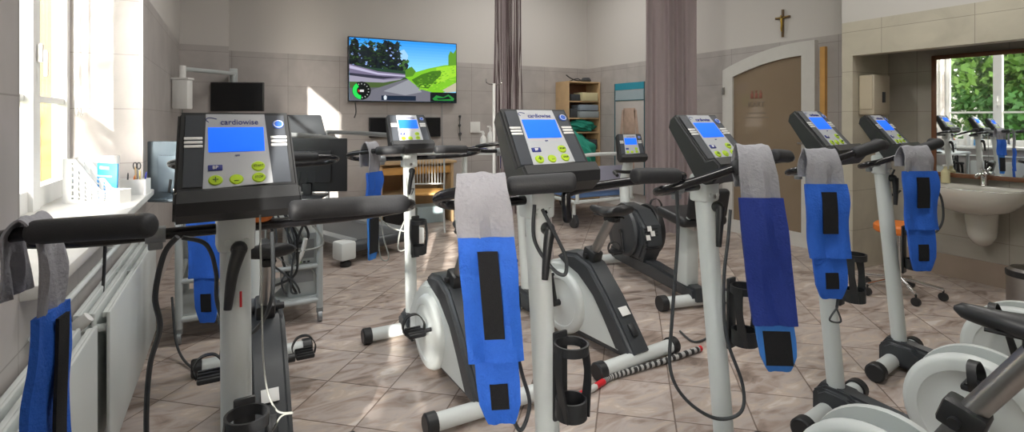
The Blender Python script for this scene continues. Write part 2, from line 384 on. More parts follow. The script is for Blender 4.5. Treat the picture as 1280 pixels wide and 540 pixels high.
g = MB(MDL); g.box((0, -.14, 0), (.22, .008, .001)); g.box((0, -.19, 0), (.30, .008, .001)); g.box((-.02, -.55, 0), (.14, .010, .001)); g.box((0, -.60, 0), (.32, .007, .001)); g.box((0, -.63, 0), (.30, .007, .001)); g.build('door_print', M_DPR2, d)
MB().box((5.13, 3.235, 1.0), (.04, .05, 2.0)).build('trim_1', M_OWOOD, kind='structure')

# ------------------------------------------------------------------ added ceiling panels for fill light, out of view
for (x, y) in ((1.2, 0.6), (1.2, 3.4), (3.6, 1.6), (3.6, 5.8)):
    t = thing('ceiling_fill_panel', 'long white panel added on the unseen ceiling for fill light', 'lamp', (x, y, CEIL), group='added ceiling fill panels')
    MB().box((0, 0, -.03), (1.3, .34, .06), bev=.01).build('fill_housing', M_WHITE2, t)
    MB().box((0, 0, -.066), (1.2, .28, .01), bev=.003).build('fill_glow_sheet', mat('fill_glow', (.9, .9, .86), .5, emit=1.2), t)

# ------------------------------------------------------------------ exercise bikes
def crank_side(root, side, ang, cy, cz, hw):
    """crank arm, pedal with toe strap; local bike frame, side = -1 left, +1 right"""
    ax = side * (hw + .025); L = .165
    ex, ey, ez = ax, cy + math.sin(ang) * L, cz + math.cos(ang) * L
    c = MB(); c.tube([(side * hw * .7, cy, cz), (ax + side * .012, cy, cz)], .019, 16)
    c.tube([(ax, cy, cz), (ax + side * .004, ey, ez)], [.016, .011], 10, flat=.7); c.tube([(ax - side * .008, ey, ez), (ax + side * .03, ey, ez)], .010, 10)
    cr = c.build('crank', M_BLACK, root)
    px = ax + side * .075
    p = MB(); p.box((px, ey, ez), (.085, .095, .022), bev=.008)
    for k in (-1, 0, 1): p.box((px, ey + k * .032, ez + .013), (.08, .012, .008), bev=.003)
    pd = p.build('pedal', M_BLACK, cr)
    s = MB(); s.ribbon([(px - .045, ey + .01, ez - .005), (px - .055, ey + .012, ez + .035), (px - .03, ey + .02, ez + .075), (px + .02, ey + .02, ez + .078), (px + .052, ey + .012, ez + .035), (px + .048, ey + .01, ez - .005)], [.026] * 6, (0, 1, 0), .004, ns=2)
    s.build('toe_strap', M_BLACK, pd)

def console(root, M, scale=1., full=True):
    """display terminal; M maps (right, up, towards rider) to the bike frame"""
    S = M @ Matrix.Scale(scale, 4)
    prof = [(-.055, .0), (-.075, .03), (-.052, .245), (-.03, .262), (-.002, .262), (.0, .062), (.030, .050), (.034, .02), (.016, -.006), (-.03, -.014)]
    b = bmesh.new()
    def hw(v): return .142 - .012 * max(0, v) / .26
    A = [b.verts.new((-hw(p[1]), p[1], p[0])) for p in prof]; B = [b.verts.new((hw(p[1]), p[1], p[0])) for p in prof]
    fa = b.faces.new(A); fb = b.faces.new(B); n = len(prof)
    for k in range(n): b.faces.new((A[k], A[(k + 1) % n], B[(k + 1) % n], B[k]))
    bmesh.ops.recalc_face_normals(b, faces=b.faces)
    bmesh.ops.bevel(b, geom=list(fa.edges) + list(fb.edges), offset=.007, segments=3, affect='EDGES')
    c = MB(S); c._in(b); con = c.build('console', M_BLACK, root)
    m = MB(S); m.prism([(-.122, .066), (.122, .066), (.114, .254), (-.114, .254)], .0005, .002, 'xy', bev=.0008); m.build('bezel', M_DPANEL, con)
    m = MB(S); m.prism([(-.080, .058), (.078, .066), (.066, .256), (-.070, .256)], .002, .0045, 'xy', bev=.001); m.build('keypad_panel', M_LPANEL, con)
    m = MB(S); m.box((-.002, .186, .005), (.128, .066, .003), bev=.001); m.build('screen', M_SCREEN, con)
    for (x, y) in ((.045, .112), (.045, .082), (-.052, .080), (-.006, .080)):
        m = MB(S @ Matrix.Translation((x, y, .004))); m.lathe([(0, .0045), (.0135, .004), (.0165, 0)], 20, Matrix.Diagonal((1, .82, 1, 1))); m.build('button', M_GREEN, con)
    m = MB(S); m.box((-.052, .112, .005), (.032, .015, .004), bev=.002); m.build('pressure_button', M_NAVY, con)
    for sx in (-1, 1):
        for k in range(3):
            m = MB(S); m.box((sx * .098, .170 + k * .0105, .003), (.040, .0072, .003), bev=.003); m.build('key_label', M_WHITE2, con)
    m = MB(S @ Matrix.Translation((.099, .228, .002))); m.lathe([(0, .003), (.013, .0028), (.0145, 0)], 24, Matrix.Diagonal((1, .85, 1, 1))); m.build('badge', M_LOGOB, con)
    m = MB(S @ Matrix.Translation((.099, .228, .0052))); m.lathe([(.0102, 0), (.0116, .0004), (.0122, 0), (.0116, -.0002)], 24, Matrix.Diagonal((1, .85, 1, 1)), close=False); m.build('badge_ring', M_WHITE2, con)
    text('cardiowise', .0205, M_NAVY, con, S @ Matrix.Translation((.006, .233, .0052)))
    if full:
        m = MB(S); m.tube([(-.046, .242, .005), (-.062, .246, .005), (-.070, .240, .005), (-.064, .233, .005)], .0009, 6, smooth=4); m.build('logo_swoosh', M_NAVY, con)
        text('BP', .012, M_WHITE2, con, S @ Matrix.Translation((-.052, .112, .0076)))
        text('+', .026, M_DGREEN, con, S @ Matrix.Translation((-.052, .080, .0092)))
        text('_', .020, M_DGREEN, con, S @ Matrix.Translation((-.006, .084, .0092)))
        text('START', .0078, M_DGREEN, con, S @ Matrix.Translation((.045, .112, .0092)))
        text('STOP', .0082, M_DGREEN, con, S @ Matrix.Translation((.045, .082, .0092)))
        text('rpm', .007, M_NAVY, con, S @ Matrix.Translation((-.002, .143, .0052)))
    return con

def handle_arm(root, side, H, pts, g0, rise=1., sh=0.):
    """curved tube and foam grip; pts as (outwards, towards rider, up) about the head"""
    W = [(H[0] + side * (p[0] + sh * (p[0] > .1)), H[1] - p[1], H[2] + p[2] * rise) for p in pts]
    C = catmull(W, 8); m = MB(); m.rod(C, .0135, 14); o = m.build('handlebar', M_GLOSSB, root)
    k = int(len(C) * g0); e = C[-1] + (C[-1] - C[-2]).normalized() * .006
    g = MB(); g.rod(C[k:] + [e], .0235, 18, end=.7); g.build('grip', M_FOAM, root); return o

ARM_R = [(-.02, .0, 0), (.12, .0, 0), (.26, .01, .002), (.37, .03, .010), (.415, .09, .028), (.395, .15, .045), (.33, .172, .052), (.22, .178, .056), (.10, .178, .058)]
ARM_L = [(-.02, .0, 0), (.12, .0, 0), (.25, .01, .002), (.335, .02, .012), (.375, .065, .032), (.36, .115, .045), (.30, .165, .056), (.21, .225, .064), (.125, .285, .07)]
ARM_R3 = [(.045, .09, -.05), (.04, .088, .0), (.06, .085, .022), (.20, .08, .03), (.36, .085, .035), (.44, .11, .04), (.45, .155, .045), (.40, .178, .05), (.30, .178, .055), (.22, .178, .058)]
ARM_R5 = [(-.02, .0, 0), (.10, .0, .012), (.24, .01, .045), (.33, .03, .066), (.365, .085, .082), (.345, .14, .092), (.29, .168, .102), (.21, .176, .110), (.15, .178, .114)]
ARM_L5 = [(-.02, .0, 0), (.12, .0, 0), (.25, .01, .0), (.325, .02, .004), (.365, .065, .018), (.35, .115, .034), (.29, .165, .058), (.205, .225, .092), (.12, .285, .125)]
def bike(label, base, armL=None, gL=.80, gR=.78, lean=.10, rise=1., shiftL=0., axz=.205, dr=1., head=32, cage=True, pedal=40, digit=None, body=.14, s_c=.47, head_z=1.06, con_yaw=0, lever=True, group='parallel ergometer bikes with blue displays', tilt=33, con_off=.085, con_s=.93, saddle=True, armR=None, cage_z=.62, modB=False, dz=0., ds=0., red=True, digit_m=None, cap=False):
    t = thing('exercise_bike', label, 'exercise bike', base, R(head - 27.6), group)
    H = (0, lean, head_z)
    # feet
    for (y, L, nm) in ((.02, .50, 'front_foot'), (-1.0, .52, 'rear_foot')):
        m = MB(); m.tube([(-L / 2, y, .047), (L / 2, y, .047)], .036, 20); f = m.build(nm, M_WHITE, t)
        for s in (-1, 1):
            m = MB(); m.tube([(s * (L / 2 - .012), y, .047), (s * (L / 2 + .03), y, .047), (s * (L / 2 + .036), y, .047)], [.045, .045, .038], 20); m.build('end_cap', M_BLACK, f)
    # moulded base cover
    m = MB(); m.prism([(.085, .03), (.085, .10), (.05, .155), (-.02, .15), (-.30, .115), (-.80, .09), (-.98, .075), (-.98, .03)], -.048, .048, 'yz', bev=.018, seg=3)
    m.prism([(.06, .02), (.075, .12), (.03, .15), (-.06, .145), (-.12, .10), (-.12, .02)], -.062, .062, 'yz', bev=.02, seg=3); m.build('base_cover', M_CHAR, t)
    # housing
    m = MB(); hw = .062
    if modB: m.prism([(-.42, .06), (-.44, .22), (-.50, .31), (-.60, .35), (-.72, .36), (-.86, .24), (-.97, .08), (-.95, .05)], -hw, hw, 'yz', bev=.02, seg=3)
    else: m.prism([(-body, .06), (-body + .01, .22), (-.24, .36), (-.34, .425), (-.50, .45), (-.62, .42), (-.78, .28), (-.95, .08), (-.93, .05)], -hw, hw, 'yz', bev=.02, seg=3)
    hs = m.build('housing', M_WHITE, t)
    for s in (-1, 1):
        m = MB(Matrix.Translation((s * hw * .8, -s_c, axz)) @ Matrix.Rotation(s * R(90), 4, 'Y')); m.lathe([(.185, 0), (.187, .02), (.178, .038), (.168, .044), (.14, .046), (.135, .042), (.06, .044), (.05, .05), (0, .05)], 48, Matrix.Diagonal((dr, dr, 1, 1))); m.build('disc_cover', M_WHITE, hs)
    m = MB(); m.prism([(-.57, .42), (-.60, .49), (-.70, .475), (-.84, .33), (-.95, .19), (-1.03, .085), (-1.0, .05), (-.90, .06), (-.80, .20), (-.72, .30), (-.62, .36)] if modB else [(-.40, .462), (-.46, .50), (-.58, .515), (-.70, .475), (-.84, .33), (-.95, .19), (-1.03, .085), (-1.0, .05), (-.90, .06), (-.80, .20), (-.72, .30), (-.60, .385), (-.46, .43)], -.074, .074, 'yz', bev=.022, seg=3); sp = m.build('rear_cover', M_CHAR, hs)
    m = MB(); m.box((0, -.905, .262), (.062, .004, .05), rot=(R(-46), 0, 0), bev=.001); m.build('sticker', M_WHITE2, sp)
    m = MB(); m.box((0, -.965, .18), (.04, .02, .07), rot=(R(-46), 0, 0), bev=.006); m.build('socket_recess', M_BLACK, sp)
    # cranks
    for s in (-1, 1): crank_side(t, s, R(pedal) + (0 if s < 0 else math.pi), -s_c, axz, hw + .04)
    # saddle
    MS = Matrix.Translation((0, -ds, dz))
    if saddle:
        m = MB(MS); m.box((0, -.655, .515), (.075, .095, .07), rot=(R(18), 0, 0), bev=.012); m.tube([(-.055, -.645, .51), (.075, -.645, .51)], .014, 12); m.build('post_clamp', M_BLACK, t)
        m = MB(MS); m.tube([(0, -.65, .50), (0, -.80, .74)], .0245, 4 * 5, flat=1.15); m.build('saddle_post', M_STEEL, t)
        m = MB(MS); m.box((0, -.81, .745), (.05, .09, .035), bev=.01); m.tube([(-.028, -.70, .757), (-.02, -.88, .757)], .005, 8); m.tube([(.028, -.70, .757), (.02, -.88, .757)], .005, 8); m.build('saddle_clamp', M_BLACK, t)
        b = bmesh.new(); rings = []; N = 18
        for i in range(N + 1):
            u = i / N; y = -.635 - .275 * u; wd = .022 + .083 * (1 / (1 + math.exp(-(u - .52) * 9))); z0 = .785 + .012 * math.sin(u * math.pi) * -1 + .02 * u * u
            k_ = math.sqrt(max(0.0, 1 - (2 * u - 1) ** 8)); wd *= .25 + .75 * k_; hh = (.022 + .012 * u) * (.3 + .7 * k_)
            rings.append([b.verts.new((wd * math.cos(a), y, z0 + hh * math.sin(a) * (1. if math.sin(a) > 0 else .9))) for a in (2 * math.pi * j / 20 for j in range(20))])
        for i in range(N):
            for j in range(20): b.faces.new((rings[i][j], rings[i][(j + 1) % 20], rings[i + 1][(j + 1) % 20], rings[i + 1][j]))
        b.faces.new(rings[0]); b.faces.new(rings[-1]); bmesh.ops.recalc_face_normals(b, faces=b.faces)
        m = MB(MS); m._in(b); m.build('saddle', M_BLACK, t)
    # post
    m = MB(); m.tube([(0, 0, .10), (0, H[1] * .5, (head_z + .1) / 2), (0, H[1], head_z - .035)], .0345, 28)
    m.build('upright_post', M_WHITE, t)
    m = MB(); m.box((0, H[1], head_z - .005), (.085, .075, .10), bev=.012); m.box((0, H[1] - .005, head_z + .05), (.06, .05, .05), bev=.01)
    for s in (-1, 1): m.tube([(s * .02, H[1] - .034, head_z - .03), (s * .02, H[1] - .043, head_z - .03)], .008, 10)
    hd = m.build('head_bracket', M_WHITE, t)
    m = MB(); m.tube([(0, H[1] - .036, head_z - .034), (0, H[1] - .044, head_z - .034)], .008, 6); m.build('bolt', M_CHROME, hd)
    handle_arm(t, 1, H, armR or ARM_R, gR, rise); handle_arm(t, -1, H, armL or ARM_L, gL, rise, shiftL)
    m = MB(Matrix.Translation((-.165, H[1], head_z)) @ Matrix.Rotation(R(90), 4, 'Y')); m.lathe([(.017, -.018), (.019, -.02), (.021, 0), (.019, .02), (.017, .018)], 18); m.box((.024, 0, 0), (.02, .024, .03), bev=.004); m.build('bar_collar', M_GREYM, t)
    if lever:
        m = MB(); L9 = lean * .9 - .035; m.rod([(.004, L9 + .012, .985), (.004, L9 - .025, .985)], .019, 14); m.tube([(.004, L9 - .018, .985), (-.012, L9 - .026, .93), (-.022, L9 - .028, .85)], [.017, .013, .009], 12, smooth=4); m.build('clamp_lever', M_BLACK, t)
    # console on the head
    T = R(tilt); cy_ = Matrix.Rotation(R(con_yaw), 4, 'Z')
    MC = Matrix.Translation((0, H[1] - con_off, head_z + .058)) @ cy_ @ Matrix(((1, 0, 0, 0), (0, math.sin(T), -math.cos(T), 0), (0, math.cos(T), math.sin(T), 0), (0, 0, 0, 1)))
    console(t, MC, con_s)
    m = MB(); m.tube([(0, H[1], head_z + .04), (0, H[1] + .005, head_z + .09), (0, H[1] + .105 - con_off, head_z + .155)], [.024, .026, .02], 14); m.build('console_neck', M_BLACK, t)
    if cage:
        zc = 0; yp = -.035 + H[1] * .5; yc = yp - .052
        MS = Matrix.Translation((.012, -.01, cage_z)) @ Matrix.Diagonal((1.18, 1.18, 1.12, 1)); m = MB(MS)
        m.ribbon([(.038 * math.cos(a), yc + .038 * math.sin(a), zc + .085) for a in [2 * math.pi * k / 14 for k in range(15)]], [.022] * 15, (0, 0, 1), .005, ns=1, smooth=2)
        m.ribbon([(.034 * math.cos(a), yc + .034 * math.sin(a), zc - .06) for a in [2 * math.pi * k / 14 for k in range(15)]], [.045] * 15, (0, 0, 1), .005, ns=1, smooth=2)
        m.box((0, yp - .01, zc), (.04, .010, .22), bev=.004)
        for s in (-1, 1): m.ribbon([(s * .036, yc, zc + .09), (s * .042, yc - .008, zc + .02), (s * .034, yc - .012, zc - .04), (s * .030, yc - .01, zc - .08)], [.03, .020, .026, .034], (0, 1, 0), .005, ns=1)
        m.lathe([(.032, -.083), (.034, -.08), (.034, -.075), (0, -.075)], 18, Matrix.Translation((0, yc, zc)))
        m.build('bottle_cage', M_BLACK, t)
    MT = Matrix.Translation((.008, -.0352 + H[1] * (.86 - .1) / (head_z - .135), .86)) @ Matrix.Rotation(R(84), 4, 'X')
    if digit: text(digit, .055, digit_m or M_RED, t, MT, name='number')
    if cap:
        MB(Matrix.Translation((.055, H[1], head_z + .024)) @ Matrix.Rotation(R(12), 4, 'X')).lathe([(0, -.010), (.022, -.010), (.026, -.004), (.026, .004), (.022, .008), (0, .008)], 20, Matrix.Diagonal((1.2, 1, 1, 1))).build('cap', M_ORANGE, t, label='orange cap')
    return t

B = {}
def bp(X, d): v = FW * d + RT * X; return (v.x, v.y, 0)
B[1] = bike('ergometer bike nearest the radiators, post marked with a red 1', bp(-.655, 1.28), pedal=20, digit='1', head=32, head_z=1.03, con_off=.12, con_s=.93, dz=-.1, tilt=22, lean=.06, shiftL=.04, gL=.72, gR=.66, cage_z=.52, cap=True)
B[0] = bike('ergometer bike directly behind the one marked 1, seen from its saddle end', bp(-1.345, 2.80), head=29, pedal=-70, head_z=1.04, cage=False)
B[2] = bike('back-row ergometer bike with its whole white side and pedal in view, marked 7', bp(-.60, 3.20), head=30, pedal=-65, digit='7', digit_m=M_CHAR, head_z=1.06, cage_z=.60, lean=.05)
B[4] = bike('back-row ergometer bike whose rear foot has the striped rope beside it', bp(.10, 3.64), head=34, pedal=10, head_z=1.08)
B[3] = bike('mid-front ergometer bike with the large bright blue cuff on its left handlebar', bp(.115, 1.50), head=33, pedal=30, head_z=1.065, armR=ARM_R3, dz=-.13, con_off=.12, shiftL=-.03, cage_z=.585, rise=1.2, lean=.08)
RB = dict(armL=ARM_L5, gL=.86, lean=.085, modB=True, s_c=.47, axz=.25, dr=1.12, con_off=.135, tilt=40, con_s=1.0, rise=1.)
B[5] = bike('ergometer bike with the long deep blue cuff on its handlebar', bp(.75, 1.88), head=37, pedal=-20, head_z=1.055, armR=ARM_R5, dz=.03, shiftL=-.03, **RB)
B[6] = bike('ergometer bike second from the alcove, in front of the arched door', bp(1.40, 2.31), head=37, pedal=-18, head_z=1.075, dz=-.04, shiftL=-.03, armR=ARM_R5, **RB)
B[7] = bike('ergometer bike nearest the wash basin and its mirror', bp(2.02, 2.79), head=37, pedal=15, head_z=1.06, dz=-.04, armR=ARM_R5, **RB)

# ------------------------------------------------------------------ pressure cuffs hanging from the handlebars
def cuff(label, T, yaw, L1, L2, L3, w=.135, lean=0., wob=0., m=None, velcro=(.1, .75), seed=1, patch=True, tailw=.8, w1=None, tip=False, sleeve=None):
    """T top point on the bar; yaw = direction of the width (deg from camera right); L1 sleeve, L2 blue, L3 tail"""
    rz = -YAW + R(yaw); t = thing('blood_pressure_cuff', label, 'blood pressure cuff', T, rz, 'blood pressure cuffs hanging on handlebars')
    w1 = w1 or w * .92; X = (1, 0, 0)
    def pt(z, y): return (lean * z / max(L3, .01) + wob * math.sin(z * 14), y, -z)
    m_ = MB()
    m_.ribbon([pt(L1 * .8, .028), pt(L1 * .4, .030), pt(.01, .026), (0, 0, .024), pt(.012, -.026), pt(L1 * .5, -.032), pt(L1 + .01, -.028)], [w1, w1, w1 * .9, w1 * .85, w1 * .9, w1, w1], X, .004, wave=.011, seed=seed, mask=True)
    m_.build('cuff_sleeve', sleeve or M_GREYF, t)
    m_ = MB(); k = (L2 - L1) / 4
    m_.ribbon([pt(L1, -.030), pt(L1 + k, -.036), pt(L1 + 2 * k, -.030), pt(L1 + 3 * k, -.028), pt(L2, -.036)], [w * 1.0, w * 1.04, w, w * 1.02, w * 1.0], X, .014, wave=.009, seed=seed + 3)
    bl = m_.build('cuff_bladder', m or M_BLUE, t)
    if L3 > L2 + .02:
        k = (L3 - L2) / 3
        m_ = MB(); m_.ribbon([pt(L2 - .03, -.022), pt(L2 + k, -.030), pt(L2 + 2 * k, -.032), pt(L3, -.026)], [w * tailw, w * tailw, w * tailw * .95, w * tailw * .6], X, .012, wave=.003, seed=seed + 5)
        m_.build('cuff_tail', M_TRIMBLUE if tip else (m or M_BLUE), t)
        a, b_ = (.12, .86) if tip else (.35, .75)
        if patch:
            m_ = MB(); m_.ribbon([pt(L2 + (L3 - L2) * a, -.0385), pt(L2 + (L3 - L2) * (a + b_) / 2, -.0400), pt(L2 + (L3 - L2) * b_, -.0380)], ([w * .62] * 3 if tip else [w * .32] * 3), X, .003, ns=3); m_.build('care_patch', M_VELCRO, t)
    if velcro:
        a, b_ = [L1 + (L2 - L1) * v for v in velcro]; q = []
        for i in range(5): z = a + (b_ - a) * i / 4; q.append(pt(z, -.049 - .003 * math.sin(i)))
        m_ = MB(); m_.ribbon(q, [w * .36] * 5, X, .006, ns=4); m_.build('hook_strip', M_VELCRO, t)
    return t
cuff('blue cuff on a grey sleeve at far left, seen edge-on over the radiator', Q(38, 286, 1.03), 108, .16, .50, .62, w=.12, velcro=(.04, .9), wob=.010, seed=4, w1=.10, tailw=.9)
cuff('blue cuff partly hidden behind the post of the bike marked 1', Q(255, 194, 2.66), 5, .26, .60, .82, w=.15, velcro=None, lean=.03, seed=8, tailw=.75)
cuff('slim blue cuff hanging before the treadmill, its loop end dark', Q(463, 183, 2.98), 66, .14, .36, .62, w=.12, velcro=None, lean=-.02, seed=9, tailw=.7, tip=True)
cuff('large bright blue cuff on a crumpled grey sleeve in mid front', Q(601, 230, 1.22), 6, .115, .39, .53, w=.124, velcro=(.10, .80), lean=.045, seed=2, w1=.128, tailw=.78)
cuff('long deep blue cuff with a black pointed end and no hook strip', Q(940, 191, 1.66), -3, .135, .52, .66, w=.130, velcro=None, m=M_DBLUE, lean=.070, seed=5, tailw=.86, tip=True, w1=.115)
cuff('blue cuff with black strip hanging before the arched door', Q(1024, 194, 2.02), 0, .105, .38, .53, w=.150, velcro=(.10, .66), lean=.03, seed=6, w1=.135)
cuff('blue cuff with black strip hanging left of the wash basin', Q(1142, 189, 2.50), 2, .09, .36, .55, w=.155, velcro=(.10, .62), lean=.02, seed=7, w1=.145)

# ------------------------------------------------------------------ cables
def cable(label, pts, r=.006, m=None, grp=None, kindname='cable'):
    m_ = MB(); m_.tube(pts, r, 8, smooth=8); return m_.build(kindname, m or M_CABLE, None, label, 'cable', grp)
cable('thick grey cable looping from the left handlebar of the bike marked 1 to the floor', [Q(222, 296, 1.2), Q(205, 318, 1.2), Q(194, 370, 1.22), Q(200, 410, 1.25), Q(187, 460, 1.3), Q(183, 540, 1.32), Q(190, 640, 1.35)], .0062)
cable('grey cable arching from the handlebar collar behind the post marked 1', [Q(228, 297, 1.2), Q(258, 306, 1.24), Q(270, 340, 1.3), Q(272, 380, 1.33), Q(290, 420, 1.38), Q(320, 412, 1.36), Q(340, 370, 1.32), Q(340, 290, 1.3)], .005)
cable('thin pale cable falling right of the post marked 1 to a tied end', [Q(325, 262, 1.26), Q(327, 380, 1.26), Q(331, 470, 1.27), Q(345, 512, 1.27), Q(366, 516, 1.27), Q(350, 522, 1.27), Q(330, 560, 1.27)], .0022, M_LCABLE)
cable('dark cable lying in an arc on the floor under the blue cuff', [P(215, 3.0, .30), P(222, 2.9, .06), P(245, 2.75, .01), P(272, 2.8, .012), P(276, 2.9, .15), P(262, 2.95, .30), P(245, 2.9, .42)], .0065)
cable('grey cable looping beside the blue cuff of the mid-front bike', [Q(668, 256, 1.5), Q(668, 300, 1.5), Q(690, 335, 1.5), Q(706, 343, 1.5), Q(707, 322, 1.5), Q(695, 295, 1.48), Q(678, 262, 1.46)], .0055)
cable('dark cable drooping from the large bright blue cuff', [Q(640, 330, 1.3), Q(649, 380, 1.3), Q(643, 420, 1.31), Q(652, 465, 1.31), Q(662, 505, 1.31), Q(650, 538, 1.3), Q(636, 500, 1.29), Q(636, 440, 1.29), Q(640, 340, 1.27)], .005)
cable('long grey cable hanging in a deep loop before the post with the dark blue cuff', [Q(846, 237, 1.68), Q(847, 300, 1.68), Q(840, 400, 1.68), Q(838, 462, 1.68), Q(858, 500, 1.69), Q(895, 523, 1.70), Q(926, 515, 1.70), Q(928, 480, 1.72), Q(908, 420, 1.73), Q(905, 350, 1.74), Q(910, 300, 1.75), Q(913, 262, 1.76)], .0055)
cable('grey cable hanging beside the cuff before the arched door', [Q(1048, 240, 2.1), Q(1050, 280, 2.05), Q(1052, 330, 2.0), Q(1046, 385, 2.0)], .005)
cable('small grey wire triangle at the end of a cable', [Q(1046, 385, 2.0), Q(1037, 400, 2.0), Q(1051, 402, 2.0), Q(1046, 386, 2.0)], .0035)
cable('grey cable curling left of the cuff by the wash basin', [Q(1118, 212, 2.9), Q(1110, 232, 2.9), Q(1116, 244, 2.9), Q(1126, 238, 2.88)], .0055)
cable('grey cable curling right of the cuff by the wash basin', [Q(1163, 228, 2.75), Q(1176, 246, 2.75), Q(1179, 272, 2.75), Q(1172, 288, 2.75), Q(1160, 294, 2.74)], .0055)
cable('pale cable hanging from the handlebar of the bike by the treadmill', [Q(468, 196, 3.1), Q(474, 240, 3.1), Q(478, 290, 3.1), Q(486, 322, 3.1), Q(476, 322, 3.1), Q(472, 290, 3.1)], .004, M_LCABLE)
cable('white cable looping beside the bottle holder of the bike by the treadmill', [Q(473, 272, 3.2), Q(490, 285, 3.2), Q(510, 292, 3.2), Q(508, 310, 3.2), Q(498, 312, 3.2), Q(500, 290, 3.2), Q(510, 262, 3.2), Q(508, 222, 3.2)], .0045, M_LCABLE)
cable('dark cable running on the floor to the seated bike', [Q(852, 395, 3.2) , P(850, 3.25, .01), P(868, 3.1, .008), P(890, 3.2, .008), P(905, 3.4, .008)][1:], .006)

# striped rope / tube on the floor
M_RW = None
def spiral_mat():
    m = bpy.data.materials.new('striped_rope'); m.use_nodes = True; nt = m.node_tree; b = nt.nodes['Principled BSDF']; a = nt.nodes.new('ShaderNodeVertexColor'); a.layer_name = 'Col'
    nt.links.new(a.outputs[0], b.inputs[0]); b.inputs['Roughness'].default_value = .6; return m
pts = catmull([P(717, 2.46, .018), P(737, 2.53, .018), P(752, 2.60, .018), P(764, 2.66, .018), P(795, 2.74, .018), P(835, 2.85, .018), P(876, 2.99, .018)], 24)
m_ = MB(); m_.tube(pts, .0155, 10)
o = m_.build('striped_rope', spiral_mat(), None, 'rope striped black and white with red and white end, beside the rear foot', 'rope', smooth=True)
ca = o.data.color_attributes.new('Col', 'FLOAT_COLOR', 'CORNER'); nr = len(pts)
for p in o.data.polygons:
    c = p.center; i = min(range(nr), key=lambda q: (pts[q] - c).length); u = i / nr
    if u < .12: col = (.6, .01, .02)
    elif u < .24: col = (.6, .6, .58)
    elif u < .36: col = (.6, .01, .02)
    elif u > .97: col = (.6, .01, .02)
    else: col = (.02, .02, .02) if (i // 2) % 2 else (.45, .45, .44)
    for li in p.loop_indices: ca.data[li].color = (*col, 1)

# ------------------------------------------------------------------ radiators and the window sill
def radiator(label, y0, y1, zt=.62, zb=.10):
    t = thing('radiator', label, 'radiator', (WX + .02, y0, 0)); L = y1 - y0
    for k, x in enumerate((.095, .052, .012)):
        x = x + 0.0
        m = MB(); m.box((x, L / 2, (zt + zb) / 2), (.012, L, zt - zb), bev=.005); m.box((x - .012, L / 2, zt - .012), (.016, L - .02, .02), bev=.004); m.build('radiator_panel', M_WHITE, t)
    for z in (zb + .06, zt - .06):
        for y in (.025, L - .025): MB().tube([(.005, y, z), (.095, y, z)], .014, 12).build('connecting_pipe', M_WHITE, t)
    MB().tube([(.012, L * .5, zt - .015), (.095, L * .5, zt - .015)], .005, 8).build('spacer_rod', M_WHITE, t)
    for y in (.15, L - .15): MB().box((.05, y, zb / 2 + .02), (.02, .03, zb + .04)).build('radiator_foot', M_WHITE, t)
    return t
radiator('white panel radiator further along, under the window, beside the black power cords', 2.33, 3.62)
radiator('white panel radiator nearest the camera, left of the other one', .75, 2.13, zt=.64)
t = thing('radiator_valve', 'white radiator thermostat valve between the two radiators', 'valve', (WX + .04, 2.16, .58))
m = MB(); m.tube([(.0, -.02, 0), (.0, .17, 0)], .010, 10); m.tube([(0, .05, .0), (0, .05, .03)], .014, 12); m.build('valve_pipe', M_WHITE, t)
m = MB(Matrix.Translation((0, .055, .03)) @ Matrix.Rotation(R(50), 4, 'Y')); m.lathe([(.014, -.01), (.02, 0), (.021, .03), (.018, .055), (0, .058)], 18); m.build('valve_head', M_WHITE2, t)
m = MB(); m.tube([(WX + .02, 1.9, .70), (WX + .02, 3.9, .70)], .011, 10); m.tube([(WX + .03, 3.85, .70), (WX + .03, 3.85, .02)], .011, 10)
for y in (2.2, 3.0, 3.8): m.box((WX + .012, y, .70), (.02, .02, .03))
m.build('heating_pipe', M_WHITE, None, 'thin white heating pipe on the wall above the far radiator', 'pipe')
cable('black power cord hanging behind the far radiator', [(WX + .035, 2.75, .80), (WX + .035, 2.70, .60), (WX + .03, 2.55, .35), (WX + .03, 2.6, .02)], .006, M_BLACK, None, 'cord')

SX = -.66
t = thing('magazine_file', 'white perforated desk file on the window sill with a blue brochure', 'desk file', (SX + .02, 3.58, ZS), R(-28))
def holes(m, M, w, h):
    pass
m = MB(); H_, W_, D_ = .235, .30, .085
# side walls cut on a slant, pierced by rows of small ovals
def pierced(x):
    b = bmesh.new(); n_, k_ = 26, 22
    def top(u): return H_ if u < .22 else H_ - (H_ - .07) * min(1, (u - .22) / .45)
    for i in range(n_):
        for j in range(k_):
            u0, u1 = i / n_, (i + 1) / n_; v0, v1 = j / k_, (j + 1) / k_
            if (i % 3 == 1) and (j % 3 != 0) and 1 < i < n_ - 2 and 1 < j < k_ - 2 and ((i // 3 + j // 3) % 2 or True): continue
            q = []
            for (u, v) in ((u0, v0), (u1, v0), (u1, v1), (u0, v1)): q.append(b.verts.new((u * W_ - W_ / 2, x, v * top(u))))
            b.faces.new(q)
    bmesh.ops.remove_doubles(b, verts=b.verts, dist=1e-5)
    r_ = bmesh.ops.extrude_face_region(b, geom=b.faces[:]); bmesh.ops.translate(b, verts=[v for v in r_['geom'] if isinstance(v, bmesh.types.BMVert)], vec=(0, .003, 0))
    bmesh.ops.recalc_face_normals(b, faces=b.faces); return b
m._in(pierced(-D_ / 2)); m._in(pierced(D_ / 2)); m.box((0, 0, .002), (W_, D_, .004)); m.box((-W_ / 2, 0, H_ / 2), (.004, D_, H_)); m.box((W_ / 2, 0, .035), (.004, D_, .07))
m.build('perforated_tray', M_WHITE2, t, smooth=False)
t = thing('brochure', 'blue brochure standing in the perforated desk file', 'brochure', (SX + .05, 3.62, ZS + .006), R(-28))
